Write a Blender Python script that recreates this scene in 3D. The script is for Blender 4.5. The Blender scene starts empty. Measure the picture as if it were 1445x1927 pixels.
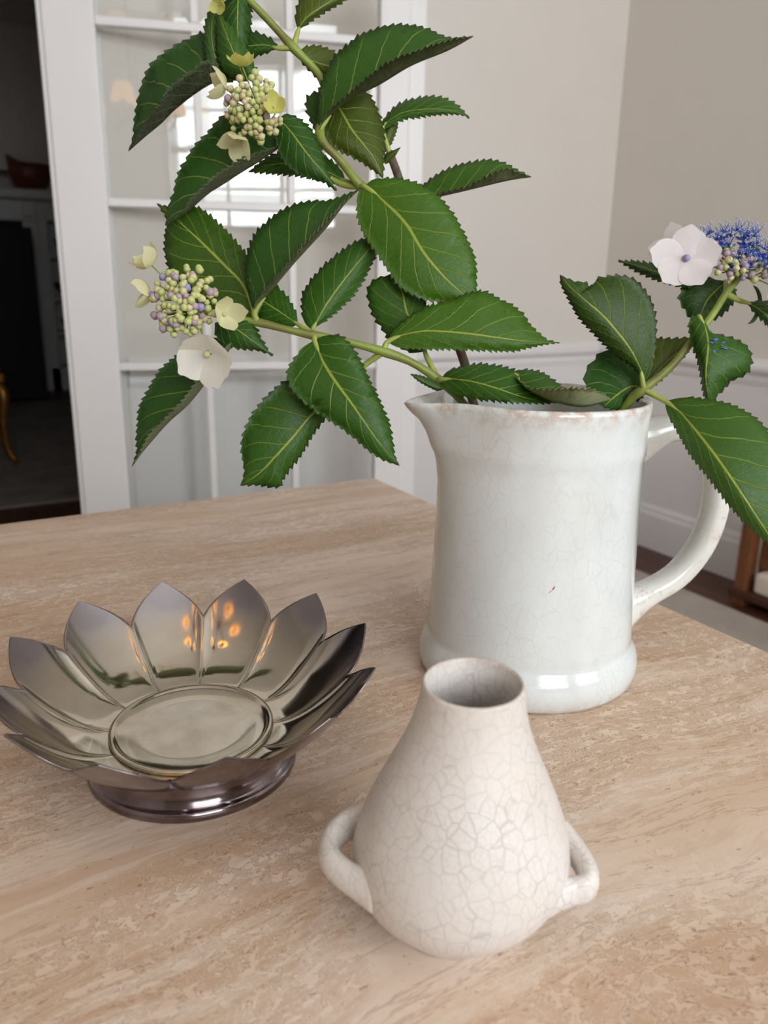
import bpy, bmesh, math, random
import numpy as np
from mathutils import Vector, Matrix
random.seed(7)
rng = np.random.default_rng(11)
scene = bpy.context.scene
col = scene.collection

# ------------------------------------------------------------------ camera
IW, IH, FPX = 1445.0, 1927.0, 1545.0
PITCH, ROLL, AU = math.radians(16.42), math.radians(1.0), math.radians(59.5)
TZ = 0.76                                    # table top height
CAM = np.array([0.0, 0.0, TZ + 0.28])
def azv(a):                                  # azimuth right of the view direction -> world xy
    return np.array([math.cos(AU - a), math.sin(AU - a)])
_F, _R = azv(0.0), azv(math.pi / 2)
FWD = np.array([_F[0] * math.cos(PITCH), _F[1] * math.cos(PITCH), -math.sin(PITCH)])
_up = np.array([_F[0] * math.sin(PITCH), _F[1] * math.sin(PITCH), math.cos(PITCH)])
_rt = np.array([_R[0], _R[1], 0.0])
RT = math.cos(ROLL) * _rt + math.sin(ROLL) * _up
UP = -math.sin(ROLL) * _rt + math.cos(ROLL) * _up
def ray(x, y): return FWD + RT * (x - IW / 2) / FPX - UP * (y - IH / 2) / FPX
def at(x, y, d): return CAM + ray(x, y) * d                       # point at depth d along the view axis
def onz(x, y, z):
    r = ray(x, y); return CAM + r * (z - CAM[2]) / r[2]

cam_d = bpy.data.cameras.new('camera'); cam = bpy.data.objects.new('camera', cam_d); col.objects.link(cam)
cam.matrix_world = Matrix(((RT[0], UP[0], -FWD[0], CAM[0]), (RT[1], UP[1], -FWD[1], CAM[1]),
                           (RT[2], UP[2], -FWD[2], CAM[2]), (0, 0, 0, 1)))
cam_d.sensor_fit = 'HORIZONTAL'; cam_d.sensor_width = 36.0; cam_d.lens = FPX / IW * 36.0
cam_d.clip_start = 0.02
cam_d.dof.use_dof = True; cam_d.dof.focus_distance = 0.52; cam_d.dof.aperture_fstop = 13.0
scene.camera = cam

# ------------------------------------------------------------------ world, daylight, exposure
world = bpy.data.worlds.new('sky'); scene.world = world; world.use_nodes = True
bg = world.node_tree.nodes['Background']; bg.inputs[0].default_value = (0.80, 0.90, 1.0, 1); bg.inputs[1].default_value = 1.2
scene.view_settings.view_transform = 'Standard'; scene.view_settings.look = 'None'
scene.view_settings.exposure = -0.06; scene.view_settings.gamma = 1.0; scene.view_settings.use_curve_mapping = False
scene.cycles.sample_clamp_indirect = 6.0
scene.cycles.use_denoising = True
scene.cycles.max_bounces = 8
RX, BY = 2.488, 2.509                        # right wall, back wall (inner faces)
LX, RY, CZ = -2.35, -2.05, 2.80              # left wall, rear wall, ceiling
WINS = [('rear', -0.80, 0.50, 1.35, 2.50), ('rear', 1.00, 2.20, 1.35, 2.50)]
def window_light(side, a, b, z0, z1, power, colr):
    ld = bpy.data.lights.new('daylight', 'AREA'); ld.shape = 'RECTANGLE'
    ld.size = (b - a) + .1; ld.size_y = (z1 - z0) + .1; ld.energy = power; ld.color = colr
    o = bpy.data.objects.new('window_daylight_offscreen', ld); col.objects.link(o)
    if side == 'rear':
        o.location = ((a + b) / 2, RY - 0.35, (z0 + z1) / 2); o.rotation_euler = (math.pi / 2, 0, 0)
    else:
        o.location = (RX + 0.35, (a + b) / 2, (z0 + z1) / 2); o.rotation_euler = (math.pi / 2, 0, math.pi / 2)
    return o
window_light(*WINS[0], 78, (0.89, 0.945, 1.0))
window_light(*WINS[1], 72, (0.89, 0.945, 1.0))

# ------------------------------------------------------------------ helpers
def tag(o, label=None, cat=None, group=None, kind=None):
    if label: o['label'] = label
    if cat: o['category'] = cat
    if group: o['group'] = group
    if kind: o['kind'] = kind
    return o
def empty(name, loc=(0, 0, 0)):
    o = bpy.data.objects.new(name, None); o.location = loc; o.empty_display_size = 0.02; col.objects.link(o); return o
def mesh_from(name, verts, faces, mats, smooth=True, midx=None, uvs=None):
    me = bpy.data.meshes.new(name)
    me.from_pydata([tuple(map(float, v)) for v in verts], [], faces)
    for m in (mats if isinstance(mats, (list, tuple)) else [mats]): me.materials.append(m)
    if midx is not None: me.polygons.foreach_set('material_index', midx)
    if smooth: me.polygons.foreach_set('use_smooth', [True] * len(me.polygons))
    if uvs is not None:
        l = me.uv_layers.new(name='UVMap')
        vi = np.zeros(len(me.loops), dtype=np.int32); me.loops.foreach_get('vertex_index', vi)
        l.data.foreach_set('uv', np.array(uvs, dtype=np.float32)[vi].ravel())
    me.update(); return me
def link(name, me, parent=None, loc=None):
    o = bpy.data.objects.new(name, me); col.objects.link(o)
    if parent is not None:
        o.parent = parent
        if loc is None and any(parent.location):                 # data in world space: cancel the parent's offset
            off = Vector(parent.location)
            p = parent.parent
            while p is not None: off += Vector(p.location); p = p.parent
            o.location = -off
    if loc is not None: o.location = loc
    return o
class MB:
    """collects simple solids for ONE mesh"""
    def __init__(s): s.v, s.f = [], []
    def add(s, v, f):
        k = len(s.v); s.v += [tuple(map(float, q)) for q in v]; s.f += [tuple(i + k for i in q) for q in f]; return s
    def box(s, a, b, rot=0.0, piv=(0, 0)):
        x0, y0, z0 = a; x1, y1, z1 = b
        v = [(x0, y0, z0), (x1, y0, z0), (x1, y1, z0), (x0, y1, z0), (x0, y0, z1), (x1, y0, z1), (x1, y1, z1), (x0, y1, z1)]
        return s.add(v, [(0, 3, 2, 1), (4, 5, 6, 7), (0, 1, 5, 4), (1, 2, 6, 5), (2, 3, 7, 6), (3, 0, 4, 7)])
    def tube(s, pts, radii, n=8, cap=True, squash=None):
        v, f = tube_geo(pts, radii, n, cap, squash); return s.add(v, f)
    def lathe(s, prof, c=(0, 0), n=48, closed=False):
        v, f = lathe_geo(prof, c, n, closed); return s.add(v, f)
    def obj(s, name, mat, parent=None, smooth=False, bevel=0.0, seg=2):
        me = mesh_from(name, s.v, s.f, mat, smooth)
        if bevel:
            bm = bmesh.new(); bm.from_mesh(me)
            bmesh.ops.bevel(bm, geom=list(bm.edges), offset=bevel, segments=seg, affect='EDGES', profile=.5)
            bm.to_mesh(me); bm.free()
        return link(name, me, parent)
def crom(P, n):
    """Catmull-Rom through points, n samples uniform in arc length"""
    P = np.array(P, float)
    if len(P) == 2: return P[0] + (P[1] - P[0]) * np.linspace(0, 1, n)[:, None]
    Q = np.vstack([2 * P[0] - P[1], P, 2 * P[-1] - P[-2]])
    out = []
    for i in range(1, len(Q) - 2):
        p0, p1, p2, p3 = Q[i - 1:i + 3]
        for t in np.linspace(0, 1, 16, endpoint=False):
            out.append(.5 * ((2 * p1) + (-p0 + p2) * t + (2 * p0 - 5 * p1 + 4 * p2 - p3) * t * t + (-p0 + 3 * p1 - 3 * p2 + p3) * t ** 3))
    out.append(P[-1]); out = np.array(out)
    L = np.r_[0, np.cumsum(np.linalg.norm(np.diff(out, axis=0), axis=1))]; L /= L[-1]
    tt = np.linspace(0, 1, n)
    return np.stack([np.interp(tt, L, out[:, k]) for k in range(P.shape[1])], 1)
def tube_geo(pts, radii, n=8, cap=True, squash=None):
    P = np.array(pts, float); m = len(P)
    R = np.interp(np.linspace(0, 1, m), np.linspace(0, 1, len(radii)), radii) if not np.isscalar(radii) else np.full(m, radii)
    T = np.gradient(P, axis=0); T /= np.linalg.norm(T, axis=1)[:, None]
    a = np.array([0, 0, 1.0]) if abs(T[0][2]) < .9 else np.array([1.0, 0, 0])
    v = []; u = np.cross(T[0], a); u /= np.linalg.norm(u)
    for i in range(m):
        u = u - T[i] * (u @ T[i]); u /= np.linalg.norm(u); w = np.cross(T[i], u)
        su, sw = (1, 1) if squash is None else squash
        for k in range(n):
            th = 2 * math.pi * k / n; v.append(P[i] + R[i] * (u * math.cos(th) * su + w * math.sin(th) * sw))
    f = [(i * n + k, i * n + (k + 1) % n, (i + 1) * n + (k + 1) % n, (i + 1) * n + k) for i in range(m - 1) for k in range(n)]
    if cap: f += [tuple(range(n - 1, -1, -1)), tuple((m - 1) * n + k for k in range(n))]
    return v, f
def lathe_geo(prof, c=(0, 0), n=48, closed=False):
    v, f = [], []
    for r, z in prof:
        for k in range(n):
            t = 2 * math.pi * k / n; v.append((c[0] + r * math.cos(t), c[1] + r * math.sin(t), z))
    m = len(prof)
    for i in range(m - 1 + (1 if closed else 0)):
        j = (i + 1) % m
        for k in range(n): f.append((i * n + k, i * n + (k + 1) % n, j * n + (k + 1) % n, j * n + k))
    return v, f
def copy_tree(o, parent=None):
    c = o.copy(); col.objects.link(c); c.parent = parent
    for ch in o.children: copy_tree(ch, c)
    return c

# ------------------------------------------------------------------ materials
class NT:
    def __init__(s, name):
        s.m = bpy.data.materials.new(name); s.m.use_nodes = True; s.t = s.m.node_tree
        s.b = s.t.nodes['Principled BSDF']; s.out = s.t.nodes['Material Output']
    def n(s, typ, **kw):
        nd = s.t.nodes.new(typ)
        for k, v in kw.items():
            if k.startswith('i_'):
                key = k[2:]; key = int(key) if key.isdigit() else key.replace('_', ' ')
                nd.inputs[key].default_value = v
            else: setattr(nd, k, v)
        return nd
    def l(s, a, b): s.t.links.new(a, b)
    def math(s, op, a, b=None, c=None, clamp=False):
        nd = s.t.nodes.new('ShaderNodeMath'); nd.operation = op; nd.use_clamp = clamp
        for i, x in enumerate((a, b, c)):
            if x is None: continue
            if isinstance(x, (int, float)): nd.inputs[i].default_value = x
            else: s.l(x, nd.inputs[i])
        return nd.outputs[0]
    def ramp(s, fac, stops, interp='LINEAR'):
        nd = s.t.nodes.new('ShaderNodeValToRGB'); cr = nd.color_ramp; cr.interpolation = interp
        while len(cr.elements) < len(stops): cr.elements.new(.5)
        for e, (p, c) in zip(cr.elements, stops):
            e.position = p; e.color = (*c, 1) if not isinstance(c, (int, float)) else (c, c, c, 1)
        s.l(fac, nd.inputs[0]); return nd.outputs[0]
    def mix(s, fac, a, b, blend='MIX'):
        nd = s.t.nodes.new('ShaderNodeMix'); nd.data_type = 'RGBA'; nd.blend_type = blend
        for sock, x in ((nd.inputs[0], fac), (nd.inputs[6], a), (nd.inputs[7], b)):
            if isinstance(x, (int, float)): sock.default_value = x
            elif isinstance(x, tuple): sock.default_value = (*x, 1)
            else: s.l(x, sock)
        return nd.outputs[2]
    def coord(s, kind='Object', scale=(1, 1, 1), rot=(0, 0, 0)):
        tc = s.n('ShaderNodeTexCoord'); mp = s.n('ShaderNodeMapping'); mp.inputs['Scale'].default_value = scale; mp.inputs['Rotation'].default_value = rot
        s.l(tc.outputs[kind], mp.inputs[0]); return mp.outputs[0]
    def noise(s, vec, scale, detail=4, rough=.55, dist=0.0):
        nd = s.n('ShaderNodeTexNoise'); nd.inputs['Scale'].default_value = scale; nd.inputs['Detail'].default_value = detail
        nd.inputs['Roughness'].default_value = rough; nd.inputs['Distortion'].default_value = dist
        if vec is not None: s.l(vec, nd.inputs['Vector'])
        return nd
    def bump(s, h, strength=.3, dist=.001):
        nd = s.n('ShaderNodeBump'); nd.inputs['Strength'].default_value = strength; nd.inputs['Distance'].default_value = dist
        s.l(h, nd.inputs['Height']); s.l(nd.outputs[0], s.b.inputs['Normal']); return nd
    def base(s, c):
        if isinstance(c, tuple): s.b.inputs['Base Color'].default_value = (*c, 1)
        else: s.l(c, s.b.inputs['Base Color'])
    def set(s, **kw):
        for k, v in kw.items(): s.b.inputs[k.replace('_', ' ')].default_value = v
def srgb(r, g, b):
    f = lambda c: (c / 255 / 12.92) if c / 255 <= .04045 else ((c / 255 + .055) / 1.055) ** 2.4
    return (f(r), f(g), f(b))
def paint(name, c, rough=.5, var=.04, scale=6.0, **kw):
    n = NT(name); nz = n.noise(n.coord('Object'), scale, 3)
    dark = tuple(x * (1 - var) for x in c); lite = tuple(min(1, x * (1 + var)) for x in c)
    n.base(n.ramp(nz.outputs[0], [(.3, dark), (.7, lite)])); n.set(Roughness=rough, **kw); return n.m

M = {}
M['wall'] = paint('wall_paint', srgb(228, 220, 211), .75, .015, 3)
M['white'] = paint('white_gloss_paint', srgb(236, 232, 230), .38, .012, 5)
M['ceiling'] = paint('ceiling_paint', srgb(236, 233, 228), .8, .01)
M['farwall'] = M['wall']
M['black'] = paint('black_soot', (.004, .004, .006), .7, .2, 20)
M['dimwhite'] = paint('aged_white_paint', srgb(232, 229, 226), .5, .02)
M['gilt'] = paint('gilt_wood', srgb(150, 105, 40), .35, .15, 30, Metallic=.6)
M['blueglaze'] = paint('dark_blue_glaze', srgb(40, 70, 90), .3, .1, 20)
M['redwood'] = paint('reddish_turned_wood', srgb(120, 66, 42), .45, .15, 20)
M['cream'] = paint('cream_paper', srgb(225, 214, 198), .8, .02)
M['brass'] = paint('aged_brass', srgb(150, 105, 55), .35, .1, 30, Metallic=.9)
M['metalgrey'] = paint('grey_metal', srgb(120, 118, 112), .4, .05, 30, Metallic=.8)

def wood_mat(name, c0, c1, stretch=(1.2, 14, 14), rough=.45, scale=3):
    n = NT(name); v = n.coord('Object', stretch); nz = n.noise(v, scale, 6, .6, .8)
    n.base(n.ramp(nz.outputs[0], [(.25, c0), (.75, c1)])); n.set(Roughness=rough); n.bump(nz.outputs[0], .15, .0006); return n.m
M['floor'] = wood_mat('dark_wood_floor', srgb(60, 34, 22), srgb(104, 62, 42), (14, 1.2, 1), .45)
M['wood'] = wood_mat('warm_brown_wood', srgb(92, 52, 30), srgb(140, 86, 52), (14, 14, 1.4), .4)
def rug_mat(name, c0, c1):
    n = NT(name); v = n.coord('Object'); a = n.noise(v, 5, 5, .6); b = n.noise(v, 260, 2)
    c = n.ramp(a.outputs[0], [(.3, c0), (.7, c1)])
    n.base(n.mix(.25, c, n.ramp(b.outputs[0], [(.3, tuple(x * .6 for x in c0)), (.7, c1)]))); n.set(Roughness=.95); n.bump(b.outputs[0], .6, .003); return n.m
M['rug'] = rug_mat('grey_beige_rug', srgb(172, 160, 148), srgb(200, 190, 178))
M['rug2'] = rug_mat('worn_grey_rug', srgb(120, 112, 106), srgb(165, 157, 150))

def travertine():
    n = NT('travertine')
    tc = n.n('ShaderNodeTexCoord')
    # warp so that the beds wander
    w = n.noise(tc.outputs['Object'], 3.2, 3, .5); ws = n.n('ShaderNodeVectorMath', operation='SCALE'); n.l(w.outputs['Color'], ws.inputs[0]); ws.inputs['Scale'].default_value = .10
    ad = n.n('ShaderNodeVectorMath', operation='ADD'); n.l(tc.outputs['Object'], ad.inputs[0]); n.l(ws.outputs[0], ad.inputs[1])
    def mp(scale, rot=0.0):
        m = n.n('ShaderNodeMapping'); m.inputs['Scale'].default_value = scale; m.inputs['Rotation'].default_value = (0, 0, rot); n.l(ad.outputs[0], m.inputs[0]); return m.outputs[0]
    bands = n.noise(mp((1.1, 9, 4)), 2.0, 5, .55)                # broad beds along x
    fine = n.noise(mp((7, 52, 10)), 2.0, 7, .65, .3)               # thin lines
    blot = n.noise(mp((52, 90, 40)), 2.0, 6, .66, .5)               # speckled, pitted patches
    c = n.ramp(bands.outputs[0], [(.28, srgb(202, 171, 144)), (.44, srgb(214, 187, 162)), (.56, srgb(222, 199, 177)), (.72, srgb(232, 213, 196))])
    c = n.mix(n.ramp(fine.outputs[0], [(.32, .38), (.46, 0.0)]), c, srgb(182, 144, 112))
    c = n.mix(n.ramp(fine.outputs[0], [(.58, 0.0), (.72, .35)]), c, srgb(232, 216, 200))
    patch = n.ramp(n.noise(mp((1.6, 5.5, 3)), 2.4, 3).outputs[0], [(.36, 0.10), (.52, 1.0)])
    bl = n.math('MULTIPLY', n.ramp(blot.outputs[0], [(.50, 0.0), (.57, .50)]), patch)
    c = n.mix(bl, c, srgb(176, 138, 102))
    # brown outlines: iso-lines of the blot noise
    iso = n.math('ABSOLUTE', n.math('SUBTRACT', blot.outputs[0], .485))
    li = n.math('MULTIPLY', n.ramp(iso, [(.0, .95), (.022, 0.0)]), patch)
    c = n.mix(li, c, srgb(146, 108, 78))
    # scattered short dark pits
    pn = n.noise(mp((60, 130, 60)), 2.6, 2, .5)
    pit = n.ramp(pn.outputs[0], [(.68, 0.0), (.74, .7)])
    c = n.mix(pit, c, srgb(156, 104, 70))
    vein = n.noise(mp((1.3, 12, 3)), 1.7, 7, .66, .2)
    iv = n.math('ABSOLUTE', n.math('SUBTRACT', vein.outputs[0], .5))
    c = n.mix(n.ramp(iv, [(.0, .42), (.009, 0.0)]), c, srgb(150, 114, 86))
    iv2 = n.math('ABSOLUTE', n.math('SUBTRACT', vein.outputs[0], .58))
    c = n.mix(n.ramp(iv2, [(.0, .40), (.03, 0.0)]), c, srgb(232, 220, 206))
    n.base(c); n.set(Roughness=.42); n.b.inputs['Specular IOR Level'].default_value = .4
    n.bump(n.math('SUBTRACT', 1.0, n.math('MAXIMUM', pit, li)), .12, .0004)
    return n.m
M['travertine'] = travertine()

def crackle(name, base, scale, line, width, strength, stretch=(1, 1, 1), stains=None, rough=.18, mottle=None, coat=.35):
    n = NT(name); v = n.coord('Object', stretch)
    w = n.noise(v, scale * .8, 2, .5); sc = n.n('ShaderNodeVectorMath', operation='SCALE'); n.l(w.outputs['Color'], sc.inputs[0]); sc.inputs['Scale'].default_value = .5 / scale
    ad = n.n('ShaderNodeVectorMath', operation='ADD'); n.l(v, ad.inputs[0]); n.l(sc.outputs[0], ad.inputs[1])
    def edges(sc_, w_):
        vo = n.n('ShaderNodeTexVoronoi', feature='DISTANCE_TO_EDGE'); vo.inputs['Scale'].default_value = sc_; n.l(ad.outputs[0], vo.inputs['Vector'])
        return n.ramp(vo.outputs['Distance'], [(0.0, 1.0), (w_, 0.0)])
    e1, e2 = edges(scale, width), edges(scale * 2.1, width * 1.5)
    fade = n.ramp(n.noise(v, scale * .22, 3).outputs[0], [(.35, .25), (.65, 1.0)])
    e = n.math('MULTIPLY', n.math('MAXIMUM', e1, n.math('MULTIPLY', e2, .45)), fade)
    mo = n.noise(v, 14, 4, .6)
    m0, m1 = mottle if mottle else (tuple(x * .96 for x in base), base)
    c = n.ramp(mo.outputs[0], [(.3, m0), (.65, m1)])
    c = n.mix(n.math('MULTIPLY', e, strength), c, line)
    if stains: c = stains(n, c)
    n.base(c); n.set(Roughness=rough); n.b.inputs['Coat Weight'].default_value = coat; n.b.inputs['Coat Roughness'].default_value = .06
    n.bump(n.math('SUBTRACT', 1.0, e), .10, .0003)
    return n.m
def jug_stains(n, c):
    tc = n.n('ShaderNodeTexCoord'); sp = n.n('ShaderNodeSeparateXYZ'); n.l(tc.outputs['Object'], sp.inputs[0])
    z = sp.outputs[2]
    nz = n.noise(tc.outputs['Object'], 90, 5, .7).outputs[0]; big = n.noise(tc.outputs['Object'], 16, 4, .6).outputs[0]
    top = n.ramp(z, [(.186, 0.0), (.2005, 1.0)])
    k = n.math('MULTIPLY', n.math('MULTIPLY', top, n.ramp(nz, [(.44, 0.0), (.62, 1.0)])), .75)
    c = n.mix(k, c, srgb(176, 136, 100))
    mid = n.math('MULTIPLY', n.ramp(z, [(.12, 0.0), (.165, .55), (.18, .4)]), n.ramp(big, [(.48, 0.0), (.72, .55)]))
    c = n.mix(mid, c, srgb(196, 178, 152))
    bot = n.math('MULTIPLY', n.ramp(z, [(.0, 1.0), (.014, 0.0)]), n.ramp(nz, [(.4, 0.0), (.65, .6)]))
    return n.mix(bot, c, srgb(190, 170, 146))
def handle_stains(n, c):
    tc = n.n('ShaderNodeTexCoord')
    nz = n.noise(tc.outputs['Object'], 120, 4, .7).outputs[0]; big = n.noise(tc.outputs['Object'], 22, 3, .6).outputs[0]
    k = n.math('MULTIPLY', n.ramp(nz, [(.54, 0.0), (.66, .7)]), n.ramp(big, [(.42, 0.0), (.58, 1.0)]))
    return n.mix(k, c, srgb(186, 150, 116))
JW = srgb(220, 224, 223)
M['jug'] = crackle('white_crackled_glaze', JW, 105, srgb(176, 172, 164), .035, .30, (1, 1, .62), jug_stains, .14, (srgb(210, 213, 211), srgb(221, 226, 225)))
M['jughandle'] = crackle('white_stained_glaze', srgb(222, 221, 214), 70, srgb(190, 184, 172), .03, .3, (1, 1, 1), handle_stains, .2)
def vase_stains(n, c):
    tc = n.n('ShaderNodeTexCoord'); sp = n.n('ShaderNodeSeparateXYZ'); n.l(tc.outputs['Object'], sp.inputs[0]); z = sp.outputs[2]
    nz = n.noise(tc.outputs['Object'], 130, 4, .7).outputs[0]; big = n.noise(tc.outputs['Object'], 40, 3, .6).outputs[0]
    top = n.math('MULTIPLY', n.ramp(z, [(.1145, 0.0), (.1165, .6)]), n.ramp(nz, [(.4, .2), (.7, 1.0)]))
    c = n.mix(top, c, srgb(178, 158, 142))
    warm = n.ramp(big, [(.45, 0.0), (.75, .22)])
    return n.mix(warm, c, srgb(216, 200, 180))
M['vase'] = crackle('matt_crackled_glaze', srgb(224, 217, 211), 145, srgb(140, 134, 130), .05, .55, (1, 1, .85), vase_stains, .42, (srgb(214, 206, 198), srgb(227, 221, 216)), .10)

def silver(name, cols, r0, r1, tips=False):
    n = NT(name); v = n.coord('Object')
    a = n.noise(v, 30, 5, .62); b = n.noise(n.coord('Object', (1, 1, 1)), 380, 3, .6)
    c = n.ramp(a.outputs[0], [(.28, cols[0]), (.5, cols[1]), (.75, cols[2])])
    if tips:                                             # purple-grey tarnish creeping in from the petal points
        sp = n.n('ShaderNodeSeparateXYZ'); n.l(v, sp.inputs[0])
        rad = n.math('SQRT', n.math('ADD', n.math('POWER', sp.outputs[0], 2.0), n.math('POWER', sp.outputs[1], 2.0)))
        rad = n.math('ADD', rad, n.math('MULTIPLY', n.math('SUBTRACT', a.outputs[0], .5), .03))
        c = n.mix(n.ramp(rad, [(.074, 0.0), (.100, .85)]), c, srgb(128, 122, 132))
    n.base(c); n.set(Metallic=1.0); n.l(n.ramp(a.outputs[0], [(.3, r0), (.7, r1)]), n.b.inputs['Roughness'])
    n.bump(b.outputs[0], .03, .0003); return n.m
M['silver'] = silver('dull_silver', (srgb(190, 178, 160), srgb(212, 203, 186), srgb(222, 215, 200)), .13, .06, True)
M['tarnish'] = silver('tarnished_silver', (srgb(96, 80, 78), srgb(134, 122, 124), srgb(168, 160, 166)), .16, .09)
def leaf_mat(name, under=False):
    n = NT(name); uv = n.n('ShaderNodeUVMap'); sp = n.n('ShaderNodeSeparateXYZ'); n.l(uv.outputs[0], sp.inputs[0])
    u, t = sp.outputs[0], sp.outputs[1]
    s = n.math('SUBTRACT', n.math('MULTIPLY', u, 2.0), 1.0); a = n.math('ABSOLUTE', s)
    oi = n.n('ShaderNodeObjectInfo'); obc = n.coord('Object')
    side = n.math('MULTIPLY', n.math('GREATER_THAN', s, 0.0), .45)
    # arched side veins
    t0 = n.math('SUBTRACT', t, n.math('MULTIPLY', n.math('POWER', a, .85), .30))
    wob = n.math('MULTIPLY', n.math('SUBTRACT', n.noise(obc, 45, 2).outputs[0], .5), .32)
    ph = n.math('FRACT', n.math('ADD', n.math('ADD', n.math('MULTIPLY', t0, 7.2), side), wob))
    dist = n.math('ABSOLUTE', n.math('SUBTRACT', ph, .5))
    wv = n.math('SUBTRACT', .068, n.math('MULTIPLY', a, .040))
    lat = n.math('SUBTRACT', 1.0, n.math('DIVIDE', dist, wv), clamp=True)
    lat = n.math('MULTIPLY', lat, n.ramp(a, [(.80, 1.0), (.97, 0.0)]))
    midw = n.math('SUBTRACT', .062, n.math('MULTIPLY', t, .035))
    mid = n.math('SUBTRACT', 1.0, n.math('DIVIDE', a, midw), clamp=True)
    mid = n.ramp(mid, [(.0, 0.0), (.45, 1.0)])
    vo = n.n('ShaderNodeTexVoronoi', feature='DISTANCE_TO_EDGE'); vo.inputs['Scale'].default_value = 260; n.l(obc, vo.inputs['Vector'])
    net = n.ramp(vo.outputs['Distance'], [(0.0, 1.0), (.10, 0.0)])
    veins = n.math('MAXIMUM', mid, n.math('MULTIPLY', lat, .78))
    mot = n.noise(obc, 45, 4, .6).outputs[0]
    if not under:
        c = n.mix(n.ramp(mot, [(.3, .0), (.75, .35)]), oi.outputs['Color'], n.mix(1.0, oi.outputs['Color'], (1.3, 1.22, .8), 'MULTIPLY'))
        c = n.mix(n.math('MULTIPLY', net, .07), c, srgb(110, 150, 60))
        c = n.mix(n.math('MULTIPLY', veins, .78), c, srgb(176, 190, 84))
        edge = n.ramp(a, [(.955, 0.0), (.995, .75)])
        c = n.mix(edge, c, srgb(62, 52, 40))
        tip = n.math('MULTIPLY', n.ramp(t, [(.93, 0.0), (.99, .7)]), 1.0)
        c = n.mix(tip, c, srgb(70, 56, 46))
        sp_ = n.math('MULTIPLY', n.ramp(n.noise(obc, 95, 3, .5).outputs[0], [(.70, 0.0), (.74, .7)]), n.ramp(a, [(.3, 0.0), (.8, 1.0)]))
        c = n.mix(sp_, c, srgb(62, 50, 34))
        rough = .45
    else:
        c = n.mix(n.math('ADD', .55, n.math('MULTIPLY', oi.outputs['Alpha'], .35)), oi.outputs['Color'], n.mix(oi.outputs['Alpha'], srgb(74, 62, 56), srgb(172, 176, 136)))
        c = n.mix(n.math('MULTIPLY', n.math('MAXIMUM', veins, n.math('MULTIPLY', net, .3)), .5), c, srgb(186, 184, 140))
        rough = .6
    n.base(c); n.set(Roughness=rough)
    h = n.math('ADD', n.math('MULTIPLY', n.math('MAXIMUM', mid, lat), -1.0), n.math('MULTIPLY', net, -.12))
    nb = n.n('ShaderNodeBump'); nb.inputs['Strength'].default_value = .5; nb.inputs['Distance'].default_value = -.0012 if under else .0012
    n.l(h, nb.inputs['Height']); n.l(nb.outputs[0], n.b.inputs['Normal'])
    tr = n.n('ShaderNodeBsdfTranslucent'); n.l(n.mix(1.0, c, (1.55, 1.5, .55), 'MULTIPLY'), tr.inputs[0]); n.l(nb.outputs[0], tr.inputs['Normal'])
    mx = n.n('ShaderNodeMixShader'); mx.inputs[0].default_value = .38; n.l(n.b.outputs[0], mx.inputs[1]); n.l(tr.outputs[0], mx.inputs[2]); n.l(mx.outputs[0], n.out.inputs[0])
    return n.m
M['leaf'] = leaf_mat('hydrangea_leaf_top'); M['under'] = leaf_mat('hydrangea_leaf_underside', True)
def soft(name, c, rough=.6, transl=.3, var=.12, scale=60, tint=None):
    n = NT(name); nz = n.noise(n.coord('Object'), scale, 3)
    cc = n.ramp(nz.outputs[0], [(.3, tuple(x * (1 - var) for x in c)), (.7, tuple(min(1, x * (1 + var)) for x in c))])
    if tint is not None: cc = n.mix(n.ramp(n.noise(n.coord('Object'), scale * .5, 2).outputs[0], [(.45, 0.0), (.65, .8)]), cc, tint)
    n.base(cc); n.set(Roughness=rough)
    if transl:
        tr = n.n('ShaderNodeBsdfTranslucent'); n.l(cc, tr.inputs[0])
        mx = n.n('ShaderNodeMixShader'); mx.inputs[0].default_value = transl; n.l(n.b.outputs[0], mx.inputs[1]); n.l(tr.outputs[0], mx.inputs[2]); n.l(mx.outputs[0], n.out.inputs[0])
    return n.m
M['stem'] = soft('green_stem', srgb(126, 142, 58), .45, 0, .15, 90, srgb(104, 96, 50))
M['petiole'] = soft('pale_green_petiole', srgb(150, 162, 78), .45, 0, .1, 90)
M['woody'] = soft('brown_woody_stem', srgb(96, 78, 62), .8, 0, .35, 160)
M['bud_g'] = soft('pale_green_bud', srgb(178, 184, 118), .5, 0, .14, 220)
M['bud_y'] = soft('cream_green_bud', srgb(194, 190, 138), .5, 0, .14, 220, srgb(186, 160, 138))
M['bud_p'] = soft('mauve_bud', srgb(168, 146, 142), .5, 0, .2, 240, srgb(150, 140, 178))
M['bud_v'] = soft('violet_blue_bud', srgb(124, 118, 172), .5, 0, .2, 240, srgb(184, 172, 180))
M['cream_petal'] = soft('cream_sepal', srgb(236, 232, 188), .6, .45, .05, 80)
M['yellow_petal'] = soft('yellow_green_sepal', srgb(214, 212, 120), .6, .45, .06, 80)
M['white_petal'] = soft('white_sepal', srgb(240, 236, 226), .6, .45, .04, 80)
M['pink_petal'] = soft('pinkish_white_sepal', srgb(246, 240, 241), .6, .45, .04, 80)
M['blue'] = soft('blue_petal', srgb(86, 112, 198), .55, .15, .15, 300)
M['bluegrey'] = soft('pale_blue_anther', srgb(176, 196, 206), .6, 0, .1, 300)

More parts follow.
